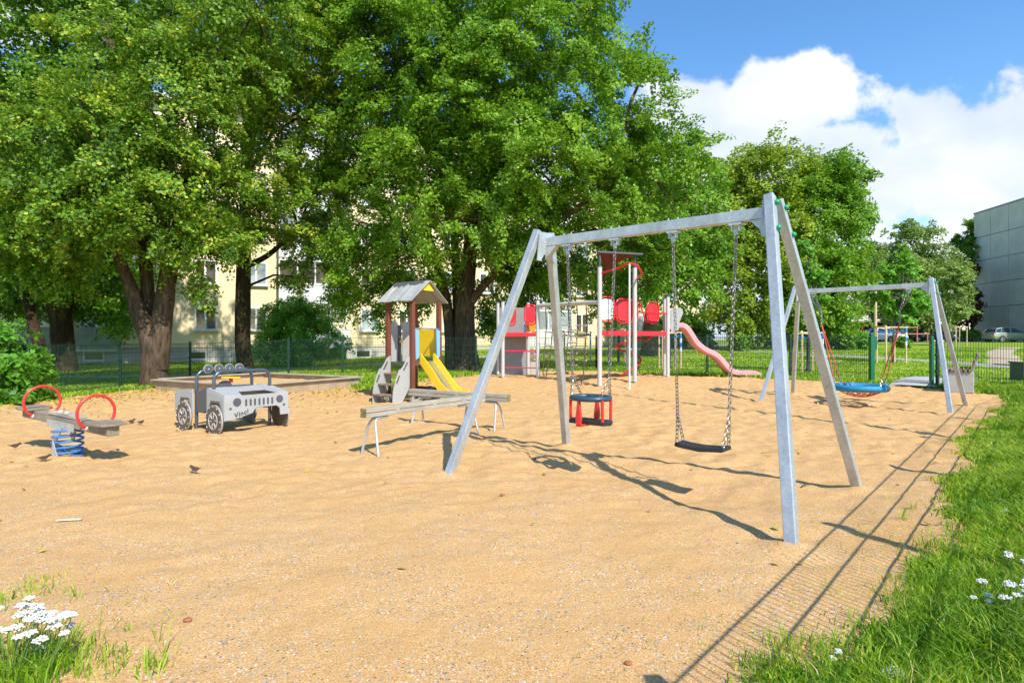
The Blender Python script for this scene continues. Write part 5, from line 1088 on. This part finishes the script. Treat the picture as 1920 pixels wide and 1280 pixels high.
    def on(t, back=0): q = Vector((*p3, 0)).lerp(Vector((*p5, 0)), t); return q.x+U.y*-back, q.y+U.x*back
    hoop(p3[0]+.20, p3[1]+.05, 2.14, .44, .66, (1, .2), sign=True, m=MT['white'])
    b = MB()
    for j in range(7):
        for i in range(4):
            if (i*3+j*5) % 4: b.box((p3[0]+.10+.065*i, p3[1]+.014+.013*i, 2.36-.065*j), (.035, .004, .012), rz=.2)
    W_(b, 'sign_print', MT['tubegrey'])
    x, y = on(.36); hoop(x-.05, y, 2.12, .62, .66, dd); x, y = on(.56, .35); hoop(x, y, 2.12, .62, .68, dd); x, y = on(.90, .2); hoop(x-.1, y, 2.12, .50, .62, dd)
    x0, y0 = on(.50); b = MB(); b.tube([(x0, y0, 2.10), (p5[0], p5[1], 2.09)], .024, 8); x1, y1 = on(.17); x2, y2 = on(.28, .1)
    b.tube([(p3[0]+.42, p3[1]+.1, 2.12), (x1+.02, y1, 2.12), (x2, y2, 2.42), (*on(.45, .1), 2.42)], .02, 8); b.tube([(x1+.02, y1, 2.12), (x2+.05, y2, 1.82), (*on(.45, .1), 1.80)], .02, 8)
    b.tube([(*on(.55, .3), 2.45), (*on(.68, .3), 2.40), (*on(.78, .3), 1.84), (*on(.95, .3), 1.84)], .02, 8); W_(b, 'red_rail', MT['redp'], smooth=True)
    # handle over p3-p4 with the sliding pole
    b = MB(); b.tube([(p3[0]+.06, p3[1], 3.02), (p3[0]+.06, p3[1]-.02, 3.10), (2.75, 15.4, 3.18), (3.0, 15.12, 3.28), (3.22, 15.25, 3.24), (3.50, 15.9, 3.10), (p4[0]+.05, p4[1]-.05, 3.00)], .03, 10); W_(b, 'top_handle', MT['redp'], smooth=True)
    b = MB(); b.tube([(3.0, 15.12, -.1), (3.0, 15.12, 3.26)], .022, 10); W_(b, 'sliding_pole', MT['white'], smooth=True)
    # canopy
    A_ = at(1121, 472, 15.7); B2 = at(1205, 475, 16.4); C_ = at(1130, 524, 16.9); D_ = at(1200, 477, 17.3)
    for nm, m, dz in (('shade_cloth', MT['canopy'], 0), ('shade_lining', MT['canopyred'], -.02)):
        b = MB(); n = 10
        for i in range(n+1):
            for j in range(n+1):
                u, v = i/n, j/n; e = .28; uu = u; sag = .5*(u*(1-u)*(abs(v-.5)*2)**3*0+0)
                pt = A_*(1-u)*(1-v)+B2*u*(1-v)+C_*(1-u)*v+D_*u*v; cen = (A_+B2+C_+D_)/4; pull = .16*(4*u*(1-u)*(abs(2*v-1)**2)+4*v*(1-v)*(abs(2*u-1)**2)) if v > .02 else 0
                pt = pt.lerp(cen, pull); b.v.append((pt.x, pt.y, pt.z+dz+.20*v*v*4*u*(1-u)))
        for i in range(n):
            for j in range(n): k = i*(n+1)+j; b.f.append([k, k+n+1, k+n+2, k+1])
        o = W_(b, nm, m, smooth=True); sd_ = o.modifiers.new('s', 'SOLIDIFY'); sd_.thickness = .012
    b = MB(); b.tube([(*p3, 3.26), (p3[0], p3[1], 3.62)], .028, 8); b.tube([(*p4, 3.3), (p4[0], p4[1], 3.68)], .028, 8); b.bar((A_.x-.02, A_.y-.02, A_.z), (B2.x, B2.y, B2.z-.02), .04, .05); W_(b, 'canopy_arm', MT['dgrey'])
    # wavy slide
    P = [(4.84, 1.62), (5.02, 1.68), (5.16, 1.62), (5.30, 1.42), (5.46, 1.18), (5.70, .98), (5.98, .84), (6.16, .71), (6.35, .48), (6.52, .32), (6.72, .26), (6.95, .26), (7.14, .26), (7.30, .21), (7.46, .11)]
    Q = []
    for i in range(len(P)-1):
        p0 = Vector(P[max(i-1, 0)]); q1 = Vector(P[i]); q2 = Vector(P[i+1]); q3 = Vector(P[min(i+2, len(P)-1)])
        for k in range(4): t = k/4; Q.append(.5*((2*q1)+(q2-p0)*t+(2*p0-5*q1+4*q2-q3)*t*t+(3*q1-p0-3*q2+q3)*t**3))
    Q.append(Vector(P[-1])); sec = [(-.27, .02), (-.27, .135), (-.25, .15), (-.23, .135), (-.20, .03), (-.10, 0), (.10, 0), (.20, .03), (.23, .135), (.25, .15), (.27, .135), (.27, .02), (.22, -.02), (-.22, -.02)]
    b = MB(); m = len(sec)
    for i, q in enumerate(Q):
        t = (Q[min(i+1, len(Q)-1)]-Q[max(i-1, 0)]).normalized(); nx_, nz_ = -t.y, t.x
        yb = 17.85; 
        for sy, sz in sec: b.v.append((q.x+nx_*sz, yb+sy, q.y+nz_*sz))
    for i in range(len(Q)-1):
        for k in range(m): b.f.append([i*m+k, i*m+(k+1) % m, (i+1)*m+(k+1) % m, (i+1)*m+k])
    W_(b, 'slide', MT['pink'], smooth=True)
    b = MB(); b.tube([(7.10, 17.65, -.05), (7.10, 17.65, .24)], .02, 6); b.tube([(7.10, 18.0, -.05), (7.10, 18.0, .24)], .02, 6); W_(b, 'slide_leg', MT['galv'])
    for y in (17.50, 18.2):
        b = MB(); b.prism([(4.70, 1.56), (4.92, 1.60), (4.95, 1.85), (5.06, 2.12), (5.03, 2.24), (4.92, 2.27), (4.80, 2.18), (4.70, 2.15)], .02, Matrix.Translation((0, y, 0))); W_(b, 'entry_panel', MT['grey'], bevel=.004)
    # spiral climber
    b = MB(); P = []
    cx, cy = 3.55, 18.2
    for i in range(56): t = i/55; a_ = R(200)+t*R(620); rr = .42-.08*t; P.append((cx+rr*math.cos(a_), cy+rr*math.sin(a_), .75+.75*t-.68*(1-t)**4))
    b.tube(P, .032, 8); b.tube([(P[-1][0], P[-1][1], P[-1][2]), (4.0, 17.5, 1.30), (4.25, 17.4, 1.55)], .032, 8); W_(b, 'spiral_bar', MT['redp'], smooth=True)
    b = MB(); b.tube([(cx, cy, 0), (cx, cy, 1.6)], .03, 8); W_(b, 'spiral_post', MT['galv'])
multiplay()
# ------------------------------------------------------------------ benches
def bench(label, c, an, Lb=1.7, back=True):
    r = thing('bench', label, 'bench', (c[0], c[1], Tz(*c)), an)      # local x along the seat
    for x in (0, Lb-.3): b = MB(); b.box((x+.15, 0, .17), (.30, .52, .46)); b.build('concrete_base', MT['conc_block'], r, bevel=.012)
    for i in range(6): b = MB(); b.box((Lb/2, -.22+.082*i, .435), (Lb+.06, .045, .07)); b.build('seat_slat', MT['slat'], r, bevel=.005)
    if back:
        for k in (0, 1):
            b = MB(); z0 = .52+.17*k; M_ = Matrix.Translation((0, .26+.055*k, z0+.05)) @ Matrix.Rotation(R(-14), 4, 'X'); b.box((Lb/2, 0, 0), (Lb+.06, .035, .13), M=M_); b.build('back_slat', MT['slat'], r, bevel=.004)
        for x in (.12, Lb-.12): b = MB(); b.bar((x, .235, .40), (x, .36, .86), .05, .02, up=(0, 1, 0)); b.build('back_bracket', MT['galv'], r)
bench('bench with concrete ends and dark slats at the gate seen end on', (10.05+.613*1.6, 13.3+.79*1.6), R(270)-.66, 1.6)
bench('bench with concrete ends half hidden behind the left climbing wall', (-.62, 19.45), .02, 1.5)
# ------------------------------------------------------------------ staked young trees frames, poles, signs
def stakes(label, c, w=.75, h=1.3, straps=True, sleeve=True, an=.1, tape=True, cat='tree guard'):
    r = thing('tree_guard', label, cat, (c[0], c[1], Tz(*c)), an)
    for i, (x, y) in enumerate(((-w/2, -w/3), (w/2, -w/3), (-w/2*.9, w/3), (w/2*.9, w/3))):
        b = MB(); b.tube([(x, y, -.1), (x, y, h)], .035, 9); st = b.build('stake', MT['stake'], r, smooth=True)
        if tape and i == 1:
            for k, m in enumerate((MT['strap'], MT['white'], MT['strap'], MT['white'])): b = MB(); b.tube([(x, y, h*.98-.17*k-.17), (x, y, h*.98-.17*k)], .038, 9); b.build('tape_band', m, st)
    b = MB(); b.bar((-w/2-.08, -w/3, h+.02), (w/2+.08, -w/3, h+.02), .07, .045); b.bar((-w/2-.05, w/3, h+.0), (w/2+.05, w/3, h+.0), .06, .045); b.bar((-w/2, -w/3, h+.065), (-w/2, w/3, h+.05), .06, .04); b.build('cross_rail', MT['stake'], r)
    if straps: b = MB(); b.bar((-w/2, -w/3, h-.12), (0, 0, h-.18), .008, .07); b.bar((w/2, -w/3, h-.10), (0, 0, h-.2), .008, .07); b.bar((-w/2, w/3, h-.12), (0, 0, h-.18), .008, .05); b.build('strap', MT['strap'], r)
    if sleeve: b = MB(); b.tube([(0, 0, -.05), (0, 0, .06), (0, 0, .16), (.01, 0, h-.35), (.02, 0, h-.3)], [.10, .095, .055, .05, .06], 12); b.build('sleeve', MT['wrap'], r, smooth=True)
    return r
stakes('stake frame with blue straps around a black sleeve seen between the near swing legs', (10.0, 20.0), .72, 1.32)
stakes('stake frame with blue taped post just beyond the open gate', (15.1, 23.6), .85, 1.45, sleeve=False)
stakes('stake frame with blue straps behind the wavy slide', (5.9, 22.2), .7, 1.35)
stakes('stake frame on the lawn seen between the two tall grey posts', (4.55, 25.3), .8, 1.5)
stakes('stake frame with a taped post behind the rope net', (2.9, 27.0), 1.2, 1.35, sleeve=False)
stakes('small stake frame far on the lawn right of the slide', (13.1, 34), .5, .85, straps=False, sleeve=False)
stakes('stake frame beside the dark car at the far right lawn', (33.6, 44.6), .9, 1.4, straps=False, sleeve=False, tape=False)
def misc():
    r = thing('metal_post', 'tall thin metal post beyond the right edge casting the long thin shadow over the sand', 'post', (7.62, 5.25, 0)); b = MB(); b.tube([(0, 0, -.2), (0, 0, 10.9)], [.06, .035], 10); b.build('shaft', MT['galv'], r, smooth=True); b = MB(); b.tube([(0, 0, -.1), (0, 0, .25)], .10, 12); b.build('foot', MT['galv'], r, smooth=True)
    x, y = 30.7, 50; z = Tz(x, y); r = thing('utility_pole', 'tall wooden pole in front of the parked white car', 'pole', (x, y, z)); b = MB(); b.tube([(0, 0, -.2), (0, 0, 5.2)], [.13, .10], 12); b.build('pole', MT['stake'], r, smooth=True); b = MB(); b.tube([(0, 0, 5.1), (.05, -.35, 5.25), (.05, -.5, 5.2)], .04, 8); b.box((.05, -.62, 5.18), (.18, .4, .09)); b.build('lamp_head', MT['galv'], r)
    x, y = 36.0, 54; z = Tz(x, y); r = thing('carpet_rack', 'reddish wooden bar rack on the lawn before the cream wall', 'rack', (x, y, z), .0); b = MB()
    for xx in (0, .95, 1.9): b.tube([(xx, 0, -.1), (xx, 0, 1.55 if xx < 1.2 else .95)], .05, 8)
    b.build('post', MT['rusty'], r); b = MB(); b.tube([(-.7, 0, 1.42), (1.0, 0, 1.42)], .05, 8); b.tube([(-.7, 0, .82), (2.1, 0, .82)], .05, 8); b.build('bar', MT['rusty'], r)
    x, y = 43.3, 60; z = Tz(x, y); r = thing('parking_sign', 'blue traffic sign with a white plate between the far swing legs', 'sign', (x, y, z)); b = MB(); b.tube([(0, 0, 0), (0, 0, 2.95)], .035, 8); b.build('pole', MT['galv'], r); b = MB(); b.disc((0, -.05, 2.72), .30, .03, n=24); b.build('sign_disc', MT['signblue'], r); b = MB(); b.box((0, -.05, 2.12), (.55, .03, .5)); b.build('plate', MT['white'], r)
    p = at(1905, 685, 14.5); r = thing('metal_box', 'dark green sheet metal box behind the fence at the right edge', 'metal box', (13.95, 15.8, Tz(13.95, 15.8)), -.1); b = MB(); b.prism([(-.45, 0), (-.45, .50), (.75, .44), (.75, 0)], .5, Matrix.Translation((0, 0, 0))); b.build('body', MT['darkgreen'], r, bevel=.01); b = MB(); b.prism([(-.48, .50), (-.48, .54), (.78, .48), (.78, .44)], .55); b.build('lid', MT['darkgreen'], r)
misc()
# ------------------------------------------------------------------ cars
def carobj(label, c, an, paint, hatch=True, Lc=4.2):
    r = thing('parked_car', label, 'car', (c[0], c[1], Tz(*c)+.02), an, 'parked cars')    # local +x = forward
    st = [(-2.08, .42, .78, .70), (-2.02, .30, .92, .80), (-1.7, .24, .98, .86), (-1.0, .22, .99, .88), (0, .22, .97, .89), (.8, .22, .95, .88), (1.3, .23, .88, .86), (1.8, .26, .76, .82), (2.05, .32, .66, .72), (2.12, .40, .55, .55)]
    b = MB(); K = 12
    for x, zb, zt, hw in st:
        s_ = [(-hw*.92, zb), (-hw, zb+.12), (-hw, zt-.16), (-hw*.94, zt-.03), (-hw*.80, zt), (0, zt+.03), (hw*.80, zt), (hw*.94, zt-.03), (hw, zt-.16), (hw, zb+.12), (hw*.92, zb), (0, zb-.02)]
        b.v += [(x*Lc/4.2, a, z) for a, z in s_]
    for i in range(len(st)-1):
        for k in range(K): b.f.append([i*K+k, i*K+(k+1) % K, (i+1)*K+(k+1) % K, (i+1)*K+k])
    b.f.append(list(range(K))[::-1]); b.f.append([(len(st)-1)*K+k for k in range(K)]); body = b.build('body', paint, r, smooth=True)
    top = [(-1.95 if hatch else -1.65, .90, .74), (-1.62 if hatch else -1.15, 1.34, .60), (-1.0, 1.46, .60), (-.2, 1.48, .61), (.35, 1.40, .60), (1.22, .90, .74)]
    b = MB(); K = 6
    for i, (x, z, hw) in enumerate(top): zb = .88; b.v += [(x*Lc/4.2, a, q) for a, q in ((-.80, zb), (-hw, z-.04 if z > 1 else z), (-hw*.85, z), (hw*.85, z), (hw, z-.04 if z > 1 else z), (.80, zb))]
    for i in range(len(top)-1):
        for k in range(K-1): b.f.append([i*K+k, i*K+k+1, (i+1)*K+k+1, (i+1)*K+k])
    b.build('windows', MT['carglass'], r, smooth=True)
    b = MB(); rr = [t for t in top if t[1] > 1]
    for i in range(len(rr)-1): x0, z0, h0 = rr[i]; x1, z1, h1 = rr[i+1]; b.add([(x0, -h0*.9, z0+.012), (x1, -h1*.9, z1+.012), (x1, h1*.9, z1+.012), (x0, h0*.9, z0+.012), (x0, -h0*.97, z0-.05), (x1, -h1*.97, z1-.05), (x1, h1*.97, z1-.05), (x0, h0*.97, z0-.05)], [(0, 1, 2, 3), (0, 4, 5, 1), (3, 2, 6, 7)])
    for sy in (-1, 1):
        b.tube([(.35, sy*.60, 1.38), (1.22, sy*.76, .90)], .035, 6); b.tube([(rr[0][0], sy*.60, 1.32), (top[0][0]+.05, sy*.75, .92)], .055, 6); b.tube([(-.28, sy*.625, 1.44), (-.33, sy*.80, .92)], .03, 6); b.tube([(-1.15, sy*.62, 1.42), (-1.35, sy*.80, .92)], .04, 6)
    b.build('roof', paint, r, smooth=True)
    for sx in (-1.28, 1.32):
        for sy in (-1, 1):
            b = MB(); b.disc((sx, sy*.80, .31), .315, .20, n=24); w = b.build('wheel', MT['tyre'], r, bevel=.02); b = MB(); b.disc((sx, sy*.905, .31), .20, .02, n=20)
            b.build('rim', MT['rim'], w)
    for sy in (-1, 1): b = MB(); b.ball((1.86, sy*.62, .66), .16, 10, 6, (1.1, 1, .55)); b.build('headlight', MT['lamp'], r, smooth=True); b = MB(); b.box((-2.03, sy*.66, .80), (.08, .2, .22)); b.build('tail_light', MT['lampred'], r, bevel=.02); b = MB(); b.box((.88, sy*.95, .96), (.12, .16, .12)); b.build('mirror', paint, r, bevel=.02)
    b = MB(); b.box((2.12, 0, .40), (.03, .52, .12)); b.build('number_plate', MT['white'], r); b = MB(); b.box((2.10, 0, .56), (.03, .8, .10)); b.build('grille', MT['tyre'], r)
carobj('silver green hatchback parked side on before the concrete gable', (50.2, 60), .03, MT['silver'])
carobj('dark blue car parked nose out left of the concrete gable', (45.6, 64), -.75, MT['cdark'], False)
carobj('white car half hidden by the wooden pole', (40.0, 63.5), -1.2, MT['cwhite'])
carobj('black car parked behind the little bush on the lawn', (35.6, 64), 1.9, MT['cblack'])
carobj('grey blue car far left in the row under the trees', (33.2, 68), 1.6, MT['cblue'])
# ------------------------------------------------------------------ sparrows
def sparrow(label, px, py, an, first=[None]):
    c = gp(px, py)
    if first[0] is None:
        b = MB(); st = [(-.085, .060, .006, .003), (-.05, .056, .012, .006), (-.035, .052, .018, .016), (-.01, .047, .026, .026), (.02, .050, .027, .028), (.038, .062, .020, .022), (.05, .076, .018, .018), (.062, .078, .016, .015), (.072, .074, .008, .008), (.084, .071, .002, .002)]
        K = 12
        for x, z, ry, rz in st: b.v += [(x, ry*math.cos(2*math.pi*k/K), z+rz*math.sin(2*math.pi*k/K)) for k in range(K)]
        for i in range(len(st)-1):
            for k in range(K): b.f.append([i*K+k, i*K+(k+1) % K, (i+1)*K+(k+1) % K, (i+1)*K+k])
        b.f.append(list(range(K))[::-1]); b.f.append([(len(st)-1)*K+k for k in range(K)])
        for sy in (-1, 1):
            b.tube([(.0, sy*.012, .03), (.004, sy*.014, .0)], .0022, 5); 
            for t in (-.5, 0, .5): b.tube([(.004, sy*.014, .002), (.022, sy*.014+t*.016, .001)], .0015, 4)
        m, nt, N, L, bs = nodes('sparrow feathers'); tc = N.new('ShaderNodeTexCoord'); sp = N.new('ShaderNodeSeparateXYZ'); L.new(tc.outputs['Object'], sp.inputs[0]); n = noise(N, L, 90, 3, stretch=(.4, 1, 1)); ad = N.new('ShaderNodeMath'); ad.operation = 'MULTIPLY_ADD'; ad.inputs[1].default_value = .03; L.new(n.outputs['Fac'], ad.inputs[0]); L.new(sp.outputs['Z'], ad.inputs[2])
        mr = N.new('ShaderNodeMapRange'); mr.inputs[1].default_value = .035; mr.inputs[2].default_value = .085; L.new(ad.outputs[0], mr.inputs[0]); r_ = ramp(N, L, mr.outputs[0], ((0, (.34, .29, .23)), (.35, (.25, .17, .11)), (.5, (.10, .055, .03)), (1, (.07, .04, .025)))); L.new(r_.outputs[0], bs.inputs['Base Color']); bs.inputs['Roughness'].default_value = .8
        o = b.build('sparrow', m, smooth=True); first[0] = o
        for pn, pm, mk in (('eye', MT['tyre'], 0), ('wing', mat('wing feathers', (.075, .04, .022), .8, var=.4, scale=60), 1)):
            q = MB()
            for sy in (-1, 1):
                if mk == 0: q.ball((.064, sy*.0145, .081), .0028, 6, 4)
                else: q.add([(.028, sy*.024, .064), (.02, sy*.030, .044), (-.03, sy*.024, .044), (-.062, sy*.010, .053), (-.03, sy*.021, .062), (.0, sy*.0265, .068)], [(0, 1, 5), (1, 2, 4, 5), (2, 3, 4)])
            e = q.build(pn, pm, o)
            if mk: sd_ = e.modifiers.new('s', 'SOLIDIFY'); sd_.thickness = .003
    else: o = dup(first[0])
    o.location = (c.x, c.y, float(sandz(c.x, c.y))+.002); o.rotation_euler = (0, 0, an); o.scale = (.85,)*3
    tag(o, label, 'bird', 'sparrows on the sand')
sparrow('brown sparrow on the sand in front of the toy car', 366, 889, R(165)); sparrow('brown sparrow sitting upright left of the seesaw spring', 28, 846, R(20)); sparrow('dark sparrow just below the seesaw spring', 82, 868, R(30))
sparrow('brown sparrow on the sand left of the pair behind the seesaw', 246, 795, R(60)); sparrow('brown sparrow right of the pair behind the seesaw', 264, 798, R(-20))
# ------------------------------------------------------------------ yarrow
def yarrow(label, px, py, heads, hgt, spread_=.1, hr=.028, lean=(0, 0)):
    c = gp(px, py); r = thing('yarrow_plant', label, 'flowering plant', (c.x, c.y, .0), group='yarrow in the grass'); st = MB()
    for i in range(heads):
        a = random.random()*6.28; q = spread_*math.sqrt(random.random()); h = hgt*(.75+.35*random.random()); tx, ty = q*math.cos(a)*1.2+lean[0], q*math.sin(a)+lean[1]
        st.tube([(q*.3*math.cos(a), q*.3*math.sin(a), -.01), (tx*.6, ty*.6, h*.5), (tx, ty, h-.012)], [.0025, .002, .0016], 5)
        b = MB(); rr = hr*(.75+.5*random.random())
        for k in range(34):
            u = math.sqrt((k+.5)/34)*rr; a2 = k*2.4; x, y = tx+u*math.cos(a2), ty+u*math.sin(a2); z = h+.006-.25*u*u/rr+random.uniform(-.005, .004); b.ball((x, y, z), .0042+.001*random.random(), 6, 4, (1, 1, .7))
            if k % 4 == 0: st.tube([(tx, ty, h-.014), (x, y, z-.002)], .0008, 3)
        b.build('flower_head', MT['petal'], r)
    st.build('stems', MT['stem'], r); n = 26*min(heads, 9); P = np.stack([RNG.normal(size=n)*spread_*.7+c.x, RNG.normal(size=n)*spread_*.7+c.y, 0*RNG.random(n)], 1)
    o = blades('leaves', P-np.array([[c.x, c.y, 0]]), hgt*(.3+.5*RNG.random(n)), .0055, GG, .6, np.clip(.35+.2*RNG.normal(size=n), 0, .8)); o.parent = r
random.seed(3)
yarrow('dense clump of white yarrow at the bottom left corner', 18, 1285, 26, .25, .13, .023, (.0, .03))
yarrow('white yarrow heads leaning out right of the bottom left clump', 75, 1275, 11, .23, .075, .021, (.03, .02))
yarrow('single low white yarrow at the foot of the bottom left clump', 62, 1262, 2, .09, .03, .022)
yarrow('broad white yarrow heads at the right edge of the long grass', 1880, 1180, 8, .22, .10, .020)
yarrow('white yarrow standing highest by the right edge', 1905, 1120, 3, .20, .05, .018)
yarrow('low white yarrow at the bottom edge on the right', 1680, 1300, 4, .06, .05, .018); yarrow('small white yarrow in the grass right of the line shadows', 1845, 1160, 3, .10, .05, .014); yarrow('tiny white yarrow further up the grass bank', 1880, 985, 2, .12, .03, .014); yarrow('pale low yarrow at the sand edge', 1560, 1262, 2, .07, .04, .015)
print('verts', sum(len(o.data.vertices) for o in bpy.data.objects if o.type == 'MESH'), 'objects', len(bpy.data.objects))
